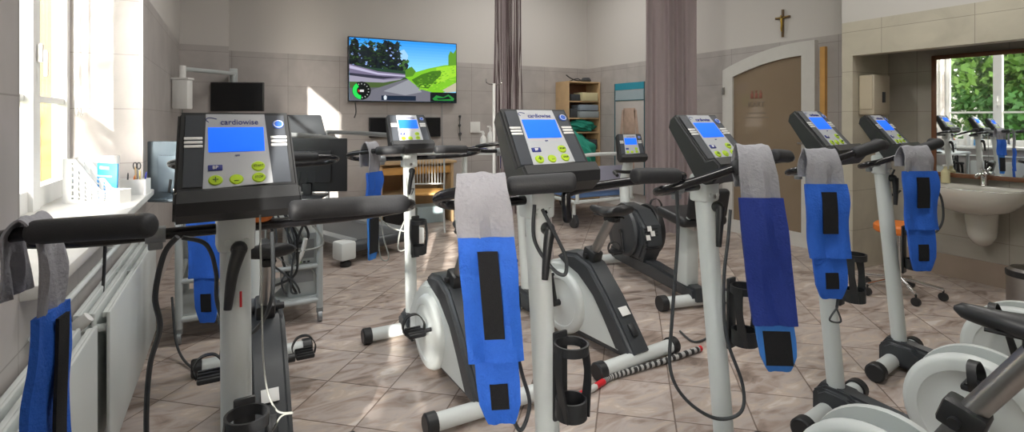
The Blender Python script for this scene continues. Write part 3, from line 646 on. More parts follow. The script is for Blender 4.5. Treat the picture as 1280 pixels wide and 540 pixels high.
m = MB(); m.box((0.01, 0, .10), (.11, .012, .20), rot=(R(3), R(4), 0), bev=.002); m.build('booklet', M_BLUEP, t)
m = MB(); m.box((.0, -.009, .175), (.05, .002, .016), rot=(R(3), R(4), 0)); m.box((.0, -.009, .13), (.08, .002, .006), rot=(R(3), R(4), 0)); m.build('booklet_print', M_WHITE2, t)
MB().box((0, 0, .12), (.20, .05, .24), bev=.004).build('carton', M_WHITE2, None, 'plain white carton standing behind the perforated desk file', 'box', loc=(SX + .0, 3.74, ZS), rz=R(-28))
t = thing('pen_tray', 'low white pen tray at the end of the window sill holding pens', 'tray', (WX - .03, 3.87, ZS), R(-10))
m = MB(); m.box((0, 0, .005), (.17, .09, .01)); 
for (x, y, a, b_) in ((-.085, 0, .005, .09), (.085, 0, .005, .09), (0, -.045, .17, .005), (0, .045, .17, .005)): m.box((x, y, .045), (a, b_, .09))
m.build('tray_box', M_WHITE2, t)
for k, (x, h, mm, nm) in enumerate(((-.05, .10, M_RED, 'red'), (-.02, .115, M_CHAR, 'black'), (.005, .10, M_ORANGE, 'orange'), (.03, .15, M_WOOD, 'wooden'), (.045, .13, M_YELLOW, 'ochre'), (.062, .12, M_NAVY, 'navy'))):
    m = MB(); m.tube([(x, 0, .012), (x + .012 * (k % 3 - 1), .012 * (k % 2), h), (x + .013 * (k % 3 - 1), .013 * (k % 2), h + .012)], [.0045, .0045, .0015], 8)
    m.build('pen', mm, None, nm + ' pen standing in the white pen tray', 'pen', 'pens in the tray', loc=(WX - .03, 3.87, ZS), rz=R(-10))
t = thing('scissors', 'black-handled scissors upright in the white pen tray', 'scissors', (WX - .005, 3.90, ZS), R(-30))
m = MB(); m.box((0, 0, .08), (.012, .003, .13)); m.build('blade', M_STEEL, t)
m = MB()
for s in (-1, 1): m.tube([(s * .012 + .011 * math.cos(a), 0, .165 + .02 * math.sin(a)) for a in [k * math.pi / 5 for k in range(11)]], .0035, 6)
m.build('scissor_handle', M_BLACK, t)
# blind cord
m = MB(); m.tube([(WX - .33, 4.05, 2.9), (WX - .33, 4.05, 1.45), (WX - .31, 4.04, 1.37), (WX - .29, 4.05, 1.45), (WX - .29, 4.05, 2.9)], .003, 6, smooth=4); m.build('blind_cord', M_WHITE2, None, 'looped white blind cord hanging by the window reveal', 'cord')

# ------------------------------------------------------------------ workstation desk with monitors and cables (left)
t = thing('workstation_trolley', 'white tubular computer trolley behind the front bikes', 'trolley', (0, 0, 0))
x0, x1, y0, y1 = -.27, .50, 3.62, 4.15
m = MB(); m.box(((x0 + x1) / 2, (y0 + y1) / 2, .755), (x1 - x0 + .06, y1 - y0 + .06, .03), bev=.006); m.build('trolley_top', M_WHITE, t)
for (x, y) in ((x0, y0), (x1, y0), (x0, y1), (x1, y1)):
    m = MB(); m.tube([(x, y, .09), (x, y, .74)], .020, 16); lg = m.build('leg', M_PALE, t)
    m = MB(); m.tube([(x - .012, y, .035), (x + .012, y, .035)], .035, 18); m.box((x, y, .075), (.04, .03, .04), bev=.008); m.build('caster', M_GREYM, lg)
m = MB()
for y in (y0, y1):
    m.tube([(x0, y, .36), (x1, y, .36)], .016, 12); m.tube([(x0, y, .14), (x1, y, .14)], .018, 12)
for x in (x0, x1): m.tube([(x, y0, .36), (x, y1, .36)], .016, 12); m.tube([(x, y0, .14), (x, y1, .14)], .018, 12)
m.build('cross_rail', M_PALE, t)
MB().box(((x0 + x1) / 2, (y0 + y1) / 2, .16), (x1 - x0, y1 - y0, .012), bev=.003).build('lower_shelf', M_PALE, t)
t = thing('computer_tower', 'grey computer case on the trolley shelf among cables', 'computer', (.40, 3.86, .166))
m = MB(); m.box((0, 0, .20), (.17, .42, .40), bev=.006); m.build('case', M_PALE, t)
m = MB(); m.box((0, -.212, .30), (.14, .004, .12)); m.box((0, -.212, .14), (.13, .004, .10)); m.build('rear_plate', M_GREYM, t)
for k in range(4): MB().box((-.04 + .025 * k, -.217, .22), (.014, .008, .008)).build('socket', mat('socket_green', (.25, .4, .05), .5) if k == 1 else M_BLACK, t)
t = thing('power_supply', 'small white power box on the trolley shelf', 'power supply', (.16, 3.80, .166)); MB().box((0, 0, .06), (.16, .2, .12), bev=.01).build('power_box', M_WHITE2, t)
MB(Matrix.Translation((0, -.105, .06)) @ Matrix.Rotation(R(90), 4, 'X')).lathe([(.04, 0), (.045, .004), (.02, .008), (0, .008)], 20).build('fan_grille', M_CHAR, t)
rr = random.Random(3)
for k in range(14):
    xa = rr.uniform(.12, .46); xb = rr.uniform(-.05, .46); za = rr.uniform(.66, .73); y = 3.60 + rr.uniform(0, .03)
    pts = [(xa, y, za), (xa + rr.uniform(-.1, .1), y - .01, za - .18), ((xa + xb) / 2 + rr.uniform(-.12, .12), y, .42 + rr.uniform(-.1, .1)), (xb, y, .30 + rr.uniform(-.08, .1)), (xb + rr.uniform(-.05, .05), y + .01, .2)]
    cable(('black', 'pale', 'black')[k % 3] + ' cable tangled at the front of the computer trolley', pts, .006 if k % 3 else .008, (M_BLACK, M_LCABLE, M_CHAR)[k % 3], 'cables tangled on the computer trolley')
cable('thick white hose sloping across the cable tangle', [Q(382, 298, 3.38), Q(376, 320, 3.38), Q(362, 345, 3.38), Q(345, 362, 3.38), Q(335, 372, 3.38)], .014, M_WHITE2, None, 'hose')
def monitor(label, px, d, zc, w, h, m_back, yaw=0, stand=True, front=False, name='computer_monitor', ztab=.77):
    p = P(px, d); t = thing(name, label, 'monitor', (p.x, p.y, ztab), R(yaw) - YAW); zc -= ztab
    m = MB(); m.box((0, 0, zc), (w, .022, h), bev=.006); 
    if not front: m.box((0, -.018, zc - .01), (w * .62, .03, h * .6), bev=.012)
    m.build('monitor_shell', m_back, t)
    if front:
        m = MB(); m.box((0, -.0115, zc), (w - .02, .002, h - .02)); m.build('monitor_screen', mat('dark_screen', (.012, .013, .015), .15), t)
    else:
        m = MB()
        for k in (-1, 0, 1): m.box((k * .05, -.034, zc - h * .22), (.018, .004, h * .22), rot=(0, R(8), 0))
        m.build('vent', M_BLACK, t)
    if stand:
        m = MB(); m.box((0, -.01, (zc - h / 2) / 2 + .01), (.06, .03, zc - h / 2 + .10), bev=.008); m.box((0, -.01, .008), (.24, .18, .016), bev=.006); m.build('monitor_stand', m_back, t)
    return t
monitor('black monitor seen from behind, right of the front console, on the trolley', 385, 3.62, .985, .52, .36, M_BLACK, yaw=4)
monitor('silver-blue monitor back at the left end of the trolley, by the sill', 226, 3.50, .95, .46, .40, mat('silver_blue_plastic', (.20, .25, .29), .25, metal=.4, var=.1), yaw=-6)
t = thing('small_equipment_rack', 'white cable clamps standing on the trolley behind the front console', 'equipment', (*Q(222, 262, 3.22).xy, .77))
m = MB(); m.box((0, 0, .03), (.05, .05, .06), bev=.01); m.tube([(-.01, 0, .05), (-.01, 0, .12)], .010, 10); m.tube([(.02, 0, .05), (.03, 0, .10)], .008, 10); m.box((.0, 0, .10), (.05, .02, .02), bev=.005); m.build('clamp_body', M_CHROME, t)
# arm-mounted monitor and white box at the pilaster
t = thing('swing_bracket', 'grey horizontal swing arm fixed to the wall pilaster', 'wall bracket', (0, 0, 0))
a_, c_ = Q(228, 86, 5.0), Q(292, 92, 5.95)
m = MB(); m.tube([a_, c_], .022, 12); m.tube([c_, (c_.x, 6.79, c_.z - .02)], .022, 12); m.box((c_.x - .0, 6.765, c_.z - .05), (.08, .03, .22), bev=.006); m.build('arm_tube', M_PALE, t)
m = MB(); m.tube([a_ + Vector((0, 0, .03)), a_ - Vector((0, 0, .10))], .03, 14); m.build('arm_joint', M_WHITE2, t)
m = MB(); m.tube([c_, c_ - Vector((0, 0, .20))], .018, 10); m.build('drop_tube', M_PALE, t)
p = Q(228, 118, 5.0); t = thing('infusion_box', 'white hanging box at the end of the wall arm', 'box', (p.x, p.y, p.z), -YAW)
m = MB(); m.box((0, 0, 0), (.145, .09, .28), bev=.012); m.box((0, 0, .145), (.165, .10, .02), bev=.004); m.build('box_body', M_WHITE2, t)
cable('pale cord hanging from the white box to the sill', [Q(228, 137, 5.0), Q(229, 160, 5.0), Q(233, 178, 5.0), Q(240, 196, 5.0)], .008, M_LCABLE)
p = Q(297, 121, 5.9); t = thing('computer_monitor', 'black monitor hung from the wall arm above the front console', 'monitor', (p.x, p.y, p.z), -YAW + R(3))
MB().box((0, 0, 0), (.57, .03, .32), bev=.006).build('monitor_shell', M_BLACK, t); MB().box((0, -.016, 0), (.55, .002, .30)).build('monitor_screen', mat('dark_screen', (.012, .013, .015), .15), t)

# ------------------------------------------------------------------ television on the back wall
c0 = Q(436, 45, 6.80); 
xl, xr = .985 + .0, 0
def onwall(px, y=YB - .09):
    k = (px - 640) / F_PX; d = y / (FW.y + RT.y * k); return d, d * (FW.x + RT.x * k)
dl, xl = onwall(435); dr, xr = onwall(571)
zt_, zb_ = CAM_H + dl * (148 - 45) / F_PX, CAM_H + dl * (148 - 127) / F_PX
zt2, zb2 = CAM_H + dr * (148 - 54.5) / F_PX, CAM_H + dr * (148 - 129) / F_PX
TW, TH = xr - xl, ((zt_ - zb_) + (zt2 - zb2)) / 2; zc = (zt_ + zb_ + zt2 + zb2) / 4
t = thing('television', 'large wall television showing a forest road and green hill', 'television', ((xl + xr) / 2, YB - .09, zc))
MB().box((0, .02, 0), (TW, .045, TH), bev=.006).build('television_body', M_BLACK, t)
MB().box((0, .065, 0), (.4, .05, .3)).build('wall_mount', M_BLACK, t)
def picture(parent, w, h, y, polys, name='screen_picture', strength=1.0):
    b = bmesh.new(); lay = b.loops.layers.float_color.new('Col')
    for k, (col, pts) in enumerate(polys):
        vs_ = [b.verts.new((-w / 2 + u * w, y - .00002 * k, h / 2 - v * h)) for (u, v) in pts]
        f_ = b.faces.new(vs_)
        for l in f_.loops: l[lay] = (*col, 1)
        if f_.normal.y > 0 or True:
            f_.normal_update()
            if f_.normal.y > 0: f_.normal_flip()
    bmesh.ops.triangulate(b, faces=b.faces)
    me = bpy.data.meshes.new(name); b.to_mesh(me); b.free(); me.materials.append(vcol_mat('screen_light_' + name, emit=strength, rough=.2))
    o = bpy.data.objects.new(name, me); COL.objects.link(o); o.parent = parent; return o
rr = random.Random(11); polys = []
for k in range(10):
    a = .08 * k; polys.append(((.02 + .022 * k, .28 + .035 * k, .78 + .01 * k), [(.0, a * .6), (1, a * .6), (1, 1), (0, 1)]))
polys.append(((.30, .55, .88), [(.42, .20), (.49, .14), (.53, .24), (.50, .48), (.44, .5)]))
for k in range(8): u = .03 + k * .055; polys.append(((.35, .5, .85), [(u, .1 + rr.random() * .1), (u + .03, .12), (u + .03, .42), (u, .44)]))
for k in range(34):   # conifers
    u = rr.uniform(0, .50); w_ = rr.uniform(.025, .05); top_ = rr.uniform(-.02, .20); g = rr.uniform(.004, .02); col = (g * .6, g, g * 1.4)
    if .44 < u: top_ = .3
    z = top_; pts = [(u, top_)]
    pl, pr_ = [], []
    while z < .52:
        z += .05; pl.append((max(0, u - w_ * rr.uniform(.3, 1)), max(0, z))); pr_.append((u + w_ * rr.uniform(.3, 1), max(0, z)))
    polys.append((col, [(u, max(0, top_))] + pr_ + pl[::-1]))
for k in range(260):   # sky light and foliage between the trunks
    u, v = rr.uniform(.0, .46), rr.uniform(.0, .46); s_ = rr.uniform(.004, .013); c = rr.choice(((.30, .42, .85), (.02, .05, .02), (.05, .10, .03), (.01, .015, .02), (.16, .22, .45)))
    if k % 4 == 0: polys.append((c, [(u, v), (u + s_, v + s_), (u, v + 3 * s_), (max(0, u - s_), v + s_)]))
    else: polys.append((rr.choice(((.006, .012, .010), (.015, .035, .012), (.03, .07, .02))), [(u, v), (u + 2 * s_, v + s_ * 2), (u, v + 2 * s_), (max(0, u - 2 * s_), v + 2.4 * s_)]))
for k in range(16):
    u, v = .44 + rr.random() * .10, .30 + rr.random() * .2; polys.append(((.05, .12, .03), [(u, v), (u + .02, v + .03), (u, v + .06), (u - .015, v + .03)]))
polys.append(((.02, .05, .03), [(.0, .44), (.5, .50), (.56, .62), (.5, .66), (0, .66)]))
polys.append(((.16, .14, .22), [(0, .42), (.25, .52), (.5, .55), (.52, .60), (.3, .66), (0, .60)]))
polys.append(((.45, .42, .58), [(0, .44), (.25, .545), (.5, .57), (.5, .59), (.25, .575), (0, .49)]))
polys.append(((.03, .03, .05), [(0, .56), (.3, .60), (.45, .60), (.3, .64), (0, .62)]))
polys.append(((.30, .28, .36), [(0, .60), (.3, .655), (.48, .62), (.40, .70), (.1, .74), (0, .70)]))
polys.append(((.06, .10, .03), [(0, .70), (.3, .70), (.5, .63), (.5, .8), (0, .9)]))
polys.append(((.10, .10, .12), [(0, .80), (.3, .78), (.3, 1), (0, 1)]))
polys.append(((.14, .14, .17), [(.42, .68), (.53, .62), (.57, .64), (.76, .86), (.76, 1), (.12, 1), (.2, .82)]))
polys.append(((.26, .27, .30), [(.46, .70), (.53, .64), (.56, .66), (.66, .84), (.5, .90), (.3, .84)]))
polys.append(((.18, .48, .02), [(.50, .60), (.58, .52), (.72, .44), (.88, .37), (1, .35), (1, .80), (.80, .86), (.66, .80), (.56, .68)]))
polys.append(((.30, .62, .03), [(.80, .42), (1, .36), (1, .55), (.9, .62), (.8, .70)]))
polys.append(((.05, .16, .01), [(.56, .64), (.66, .54), (.76, .48), (.86, .46), (.84, .56), (.80, .62), (.72, .78), (.62, .76)]))
for k in range(150):
    u = rr.uniform(.60, .98); lo = .60 - .27 * (u - .58) / .42 + .03; v = rr.uniform(lo, min(.80, lo + .32)); s_ = rr.uniform(.004, .012)
    dark = .60 < u < .84 and v > .5 + (.66 - u) * .3 and v < .70
    c = rr.choice(((.06, .18, .01), (.03, .10, .01), (.12, .30, .02))) if dark else rr.choice(((.24, .56, .03), (.13, .38, .02), (.34, .62, .06)))
    polys.append((c, [(u, v), (u + s_ * 2, v - s_ * .6), (u + s_ * 2.4, v + s_ * .8), (u, v + s_ * 1.2)]))
polys.append(((.10, .28, .02), [(.92, .2), (.94, .12), (.97, .16), (1, .08), (1, .36), (.92, .38)]))
polys.append(((.08, .22, .02), [(.50, .48), (.56, .42), (.60, .50), (.57, .58), (.50, .60)]))
polys.append(((.45, .42, .30), [(.86, .80), (1, .66), (1, .82), (.9, .84)]))
polys.append(((.005, .008, .01), [(.74, .84), (1, .84), (1, 1), (.74, 1)]))
polys.append(((.02, .22, .04), [(.76, .95), (.80, .89), (.87, .92), (.92, .87), (.98, .94), (.97, .98), (.78, .98)]))
polys.append(((.005, .008, .01), [(.80, .94), (.87, .935), (.92, .90), (.95, .95), (.82, .965)]))
polys.append(((.01, .02, .04), [(.28, .91), (.60, .91), (.60, .99), (.28, .99)]))
polys.append(((.6, .65, .7), [(.30, .93), (.315, .90), (.33, .93), (.325, .98), (.305, .98)]))
ang = lambda a, r_: (.105 + r_ * math.cos(a) * .56, .84 + r_ * math.sin(a))
polys.append(((.004, .006, .006), [ang(2 * math.pi * k / 24, .145) for k in range(24)]))
polys.append(((.02, .62, .08), [ang(R(a), .14) for a in range(95, 236, 14)] + [ang(R(a), .075) for a in range(235, 94, -14)]))
polys.append(((.5, .03, .03), [ang(R(150), .06), ang(R(200), .06), ang(R(175), .02)]))
for k in range(9):
    a = R(-115 + k * 25); polys.append(((.5, .52, .5), [ang(a - .05, .10), ang(a + .05, .10), ang(a + .05, .12), ang(a - .05, .12)]))
polys.append(((.6, .6, .6), [(.09, .825), (.125, .825), (.125, .86), (.09, .86)]))
picture(t, TW - .03, TH - .03, -.0045, polys)
cable('thin cable hanging below the left end of the television', [Q(444, 128, 6.8), Q(445, 140, 6.85), Q(443, 147, 6.9)], .008, M_CHAR)
cable('thin cable hanging below the right end of the television', [(xr - .2, YB - .03, zb2), (xr - .2, YB - .03, 1.15), (xr - .19, YB - .03, .85)], .007, M_GREYM)
d1, x1_ = onwall(462, YB - .06); d2, x2_ = onwall(551, YB - .06)
t = thing('wall_display', 'wide black switched-off display on the wall below the television', 'display', ((x1_ + x2_) / 2, YB - .03, 1.18))
MB().box((0, 0, 0), (x2_ - x1_, .05, .27), bev=.006).build('display_shell', M_BLACK, t); MB().box((0, -.026, 0), (x2_ - x1_ - .02, .002, .25)).build('display_screen', mat('dark_screen', (.012, .013, .015), .15), t)
t = thing('wall_socket', 'white wall socket right of the black display', 'socket', (onwall(594, YB - .02)[1], YB - .012, 1.17)); MB().box((0, 0, 0), (.16, .024, .16), bev=.006).build('socket_plate', M_WHITE2, t)
x_ = onwall(575, YB - .02)[1]
m = MB(); m.box((x_, YB - .015, 1.33), (.03, .03, .03), bev=.004); m.tube([(x_, YB - .03, 1.33), (x_ - .01, YB - .03, 1.2), (x_, YB - .03, .98)], .007, 8, smooth=4); m.ball((x_ - .01, YB - .03, 1.2), .02); m.ball((x_, YB - .03, 1.08), .022)
m.build('hanging_cord', M_CHAR, None, 'black cord with knots hung on the wall right of the display', 'cord')

# ------------------------------------------------------------------ treadmill
p = P(520, 5.05); t = thing('treadmill', 'grey treadmill with white frame standing behind the back-row bikes', 'treadmill', (1.24, 5.02, 0), R(22))
m = MB(); m.box((0, .80, .17), (.50, 1.5, .05), bev=.01); m.build('running_belt', mat('belt_rubber', (.10, .105, .11), .6, bump=.2), t)
for s in (-1, 1): MB().box((s * .31, .80, .185), (.11, 1.6, .07), bev=.012).build('side_rail', M_GREYM, t)
MB(Matrix.Translation((0, .02, .15)) @ Matrix.Rotation(R(90), 4, 'Y')).lathe([(.05, -.31), (.055, -.30), (.055, .30), (.05, .31)], 20).build('rear_roller', M_CHAR, t)
for s in (-1, 1):
    MB().box((s * .39, .0, .14), (.15, .16, .16), bev=.02).build('end_block', M_WHITE, t)
    MB(Matrix.Translation((s * .39, -.02, 0))).lathe([(.045, 0), (.05, .01), (.05, .035), (.03, .05), (.02, .08)], 18).build('levelling_foot', M_BLACK, t)
m = MB(); m.box((0, 1.75, .19), (.76, .40, .18), bev=.06, seg=4); m.build('motor_hood', M_PALE, t)
for s in (-1, 1):
    m = MB(); m.tube([(s * .38, 1.55, .10), (s * .38, 1.62, 1.0), (s * .38, 1.58, 1.12), (s * .38, 1.45, 1.14), (s * .38, .25, 1.12), (s * .38, .14, 1.06), (s * .38, .17, .98)], .024, 14, smooth=5); m.build('handrail', M_GREYM, t)
m = MB(); m.box((0, 1.62, 1.2), (.70, .08, .30), rot=(R(-25), 0, 0), bev=.03); m.build('treadmill_console', M_CHAR, t)
MB().tube([(-.38, 1.58, 1.05), (.38, 1.58, 1.05)], .02, 12).build('front_bar', M_GREYM, t)

# ------------------------------------------------------------------ desk, chair and boxes by the back wall
t = thing('wooden_desk', 'light wooden desk with drawers below the black display', 'desk', (2.02, 6.60, 0), 0)
for s in (-1, 1): MB().box((s * .45, 0, .37), (.035, .5, .74), bev=.004).build('side_panel', M_WOOD, t)
MB().box((0, 0, .755), (1.0, .56, .03), bev=.005).build('desk_top', M_WOOD, t); MB().box((0, -.21, .66), (.86, .02, .09), bev=.003).build('front_rail', M_OWOOD, t)
MB().box((-.25, 0, .36), (.36, .45, .03)).build('inner_shelf', M_WOOD, t); MB().box((-.06, 0, .36), (.03, .48, .7)).build('divider', M_WOOD, t)
MB().box((.0, .23, .36), (.86, .012, .68)).build('back_panel', M_WOOD, t)
MB().box((0, 0, .10), (.36, .30, .20), bev=.01).build('storage_box', mat('pale_blue_plastic', (.45, .58, .62), .4), None, 'pale blue plastic box on the floor beneath the wooden desk', 'box', loc=(2.20, 6.52, 0))
MB().box((0, 0, .16), (.30, .30, .32), bev=.02).build('subwoofer', M_BLACK, None, 'black cabinet standing under the left of the wooden desk', 'cabinet', loc=(1.77, 6.54, 0))
t = thing('wire_chair', 'metal chair with upright wire back and orange wooden seat', 'chair', (2.02, 6.02, 0), R(-20))
MB().box((0, 0, .44), (.42, .42, .03), bev=.012).build('seat', M_OWOOD, t)
for (x, y) in ((-.19, -.19), (.19, -.19), (-.19, .19), (.19, .19)): MB().tube([(x * 1.1, y * 1.1, 0), (x, y, .43)], .011, 10).build('leg', M_PALE, t)
m = MB(); m.tube([(-.20, -.20, .44), (-.20, -.24, .86), (-.15, -.25, .90), (.15, -.25, .90), (.20, -.24, .86), (.20, -.20, .44)], .011, 10, smooth=3); m.build('back_frame', M_PALE, t)
m = MB()
for k in range(11): x = -.165 + k * .033; m.tube([(x, -.205, .56), (x, -.245, .885)], .0045, 6)
m.build('back_wires', M_PALE, t); MB().tube([(-.19, -.21, .56), (.19, -.21, .56)], .008, 8).build('back_crossbar', M_PALE, t)
# medical trolley with navy towel and bottles
p = P(602, 6.2); t = thing('medical_trolley', 'white medical trolley beside the string curtain', 'trolley', (p.x, p.y, 0), -YAW + R(10))
for (x, y) in ((-.20, -.18), (.20, -.18), (-.20, .18), (.20, .18)):
    lg = MB().tube([(x, y, .06), (x, y, .92)], .018, 12).build('leg', M_WHITE, t); MB().tube([(x - .012, y, .035), (x + .012, y, .035)], .035, 14).build('caster', M_BLACK, lg)
for z in (.90, .55, .2): MB().box((0, 0, z), (.44, .40, .02), bev=.005).build('shelf', M_WHITE, t)
TR = t.location
def onto(px, dd, z): v = P(px, dd); return (v.x, v.y, z)
b = bmesh.new(); bmesh.ops.create_grid(b, x_segments=14, y_segments=14, size=.17)
for v in b.verts: r2 = v.co.length; v.co.z = .035 * (1 - r2 / .25) + .012 * math.sin(v.co.x * 40) * math.cos(v.co.y * 31)
bmesh.ops.solidify(b, geom=b.faces[:], thickness=.02); m = MB(); m._in(b, Matrix.Translation((0, 0, .03)))
m.build('towel', M_DNAVY, None, 'crumpled navy towel on top of the white medical trolley', 'towel', loc=onto(590, 6.1, .912))
def bottle(px, d, z, h, m1, label, cap=M_WHITE2):
    t = thing('spray_bottle', label, 'bottle', onto(px, d, z), 0, 'bottles on the medical trolley')
    MB().lathe([(0, 0), (.035, 0), (.038, .01), (.038, h * .6), (.03, h * .72), (.014, h * .8), (.014, h * .86)], 20).build('bottle_body', m1, t)
    m = MB(); m.lathe([(.016, h * .84), (.016, h * .93), (.010, h * .95), (.010, h), (0, h)], 14); m.box((-.02, 0, h * .98), (.05, .016, .02), bev=.004); m.build('spray_head', cap, t)
bottle(604, 6.22, .91, .24, M_WHITE2, 'left white spray bottle on the medical trolley'); bottle(613, 6.3, .91, .30, M_WHITE2, 'taller white spray bottle nearest the string curtain')
for k, (px, z, c) in enumerate(((594, .56, M_WHITE2), (604, .56, M_CREAM), (598, .21, M_BOX))): MB().box((0, 0, .05), (.16, .14, .10), bev=.008).build('supply_box', c, None, ('white', 'cream', 'grey')[k] + ' supply box on a lower shelf of the medical trolley', 'box', 'boxes on the medical trolley', loc=onto(px, 6.25, z), rz=-YAW)
p = P(629, 6.0); MB().box((0, 0, .60), (.12, .08, .22), bev=.03).build('blue_bag', M_DBLUE, None, 'dark blue bag hanging beside the trolley behind the string curtain', 'bag', loc=(p.x, p.y, .25), rz=-YAW)
p = P(617.5, 4.9); t = thing('drip_stand', 'slender white pole left of the string curtain', 'stand', (p.x, p.y, 0))
MB().tube([(0, 0, .04), (0, 0, 1.62)], .014, 12).build('stand_pole', M_WHITE2, t)
for k in range(5):
    a = k * 2 * math.pi / 5 + .3; lg = MB().tube([(0, 0, .07), (.22 * math.cos(a), .22 * math.sin(a), .05)], .011, 8).build('leg', M_WHITE2, t); MB().ball((.22 * math.cos(a), .22 * math.sin(a), .025), .025, 12).build('caster', M_BLACK, lg)
MB().tube([(-.08, 0, 1.66), (-.07, 0, 1.62), (0, 0, 1.61), (.07, 0, 1.62), (.08, 0, 1.66)], .006, 8, smooth=4).build('hook', M_CHROME, t)

# ------------------------------------------------------------------ curtains
p = P(634, 5.35); t = thing('string_curtain', 'dark brown string curtain hanging from the ceiling behind the consoles', 'curtain', (p.x, p.y, 0), -YAW)
rr = random.Random(5)
cols = [mat('string_brown', (.10, .07, .07), .8), mat('string_mauve', (.26, .21, .22), .8), mat('string_pale', (.42, .38, .38), .7)]
m = [MB(), MB(), MB()]
for k in range(86):
    x = -.125 + .26 * (k / 85); yy = rr.uniform(-.03, .03) + .02 * math.sin(x * 60); c = rr.choices((0, 1, 2), (6, 3, 1.6))[0]
    m[c].tube([(x, yy, CEIL - .03), (x + rr.uniform(-.006, .006), yy, 2.2), (x * rr.uniform(.8, 1.25) + rr.uniform(-.01, .01), yy, 1.2), (x * 1.3 + rr.uniform(-.02, .05), yy, .35)], .0035, 5, smooth=3)
for c, nm in zip(range(3), ('brown', 'mauve', 'pale')): tag(m[c].build('string_strands', cols[c], t), kind='stuff')
rr = random.Random(9); m2 = MB(); p2_ = P(672, 4.75)
for k in range(60):
    x = -.14 + .28 * k / 59; m2.tube([(x, rr.uniform(-.03, .03), .75), (x * .9 + rr.uniform(-.02, .02), rr.uniform(-.04, .04), .35), (x + rr.uniform(-.03, .03), rr.uniform(-.05, .05), .02)], .003, 5, smooth=2)
MB().box((0, 0, CEIL - .02), (.5, .05, .04)).build('curtain_track', M_WHITE2, t)
tag(MB()._in(m2.bm, None).build('string_tuft', cols[2], None), 'pale string curtain ends trailing near the floor behind the mid-front post', 'curtain', kind='stuff').location = (p2_.x, p2_.y, 0)
def drape(label, px0, px1, d, z0, mat_, name='curtain'):
    p = P((px0 + px1) / 2, d); w = (px1 - px0) / F_PX * d; t = thing(name, label, 'curtain', (p.x, p.y, 0), -YAW - R(8)); n = 120
    b = bmesh.new(); rows = []
    for j in range(9):
        z = z0 + (CEIL - .04 - z0) * j / 8; row = []
        for i in range(n + 1):
            u = i / n; row.append(b.verts.new(((u - .5) * w * (1 + .02 * math.sin(j)), .022 * math.sin(u * 2 * math.pi * 5 + .5 * math.sin(j * .5)) + .012 * math.sin(u * 41 + j * .2), z)))
        rows.append(row)
    for j in range(8):
        for i in range(n): b.faces.new((rows[j][i], rows[j][i + 1], rows[j + 1][i + 1], rows[j + 1][i]))
    r_ = bmesh.ops.solidify(b, geom=b.faces[:], thickness=.004); m = MB(); m._in(b); m.build('drape', mat_, t)
    MB().box((0, 0, CEIL - .02), (w + .1, .05, .04)).build('curtain_track', M_WHITE2, t)
drape('mauve grey full-length curtain hanging between the poster and the arched door', 808, 870, 5.9, .04, mat('mauve_curtain', (.50, .43, .44), .85, var=.05, scale=20, bump=.15))

# ------------------------------------------------------------------ bookcase in the corner
t = thing('bookcase', 'tall narrow light wooden bookcase in the far corner', 'bookcase', (4.83, 7.0, 0))
BW, BD, BH = .60, .36, 1.87
for s in (-1, 1): MB().box((s * (BW / 2 - .011), 0, BH / 2), (.022, BD, BH), bev=.002).build('side_panel', M_WOOD, t)
for z in (.06, .42, .80, 1.08, 1.30, 1.56, BH - .011): MB().box((0, 0, z), (BW - .044, BD - .01, .022), bev=.002).build('shelf', M_WOOD, t)
MB().box((0, BD / 2 - .006, BH / 2), (BW - .04, .008, BH - .02)).build('back_panel', M_DWOOD, t)
def goods(name, label, x, z, s, mm, cat='box', y=6.93, grp='boxes in the bookcase'):
    return MB().box((0, 0, s[2] / 2), s, bev=.006).build(name, mm, None, label, cat, grp, loc=(4.83 + x, y, z + .011))
goods('file_box', 'cream box at the right of the top bookcase shelf', .10, 1.56, (.30, .24, .13), M_CREAM); goods('file_box', 'dark box at the left of the top bookcase shelf', -.16, 1.56, (.16, .22, .10), M_CHAR)
goods('file_box', 'lower grey storage box on the second bookcase shelf', .08, 1.30, (.36, .26, .10), M_BOX); goods('file_box', 'upper grey storage box on the second bookcase shelf', .08, 1.41, (.34, .25, .09), mat('blue_grey_box', (.25, .30, .36), .6))
goods('file_box', 'small dark box at the left of the second bookcase shelf', -.19, 1.30, (.12, .2, .14), M_CHAR)
def cloth_pile(label, loc, rad, name='cloth_bundle', seed=1, mm=M_GREENC, cat='cloth'):
    b = bmesh.new(); bmesh.ops.create_icosphere(b, subdivisions=5, radius=1); rnd = random.Random(seed); ph = [rnd.uniform(0, 6) for _ in range(6)]
    for v in b.verts:
        c = v.co; k = 1 + .10 * math.sin(c.x * 5 + ph[0]) * math.sin(c.z * 6 + ph[1]) + .07 * math.sin(c.y * 9 + c.x * 4 + ph[2]) + .05 * math.sin(c.z * 14 + c.x * 9 + ph[3]) + .03 * math.sin(c.x * 22 + c.z * 15)
        v.co = Vector((c.x * rad[0] * k, c.y * rad[1] * k, max(c.z, -.75) * rad[2] * k))
    m = MB(); m._in(b, Matrix.Translation((0, 0, rad[2] * .8))); return m.build(name, mm, None, label, cat, loc=loc)
cloth_pile('folded green cloth on the third bookcase shelf', (4.83, 6.92, 1.10), (.24, .14, .10), seed=2)
cloth_pile('green cloth bundle on the fourth bookcase shelf', (4.76, 6.92, .82), (.17, .14, .13), seed=3)
goods('file_box', 'dark box on the fourth bookcase shelf', .17, .80, (.16, .2, .16), M_CHAR)
t = thing('apparatus', 'thin dark wire instrument lying on top of the bookcase', 'instrument', (4.72, 6.95, BH)); m = MB(); m.tube([(-.14, 0, .10), (-.05, 0, .05), (.08, 0, .02), (.22, 0, .04)], .010, 8, smooth=4); m.tube([(-.05, .03, .012), (.05, -.02, .05), (.15, 0, .015)], .008, 8, smooth=4); m.build('wire_frame', M_CHAR, t)
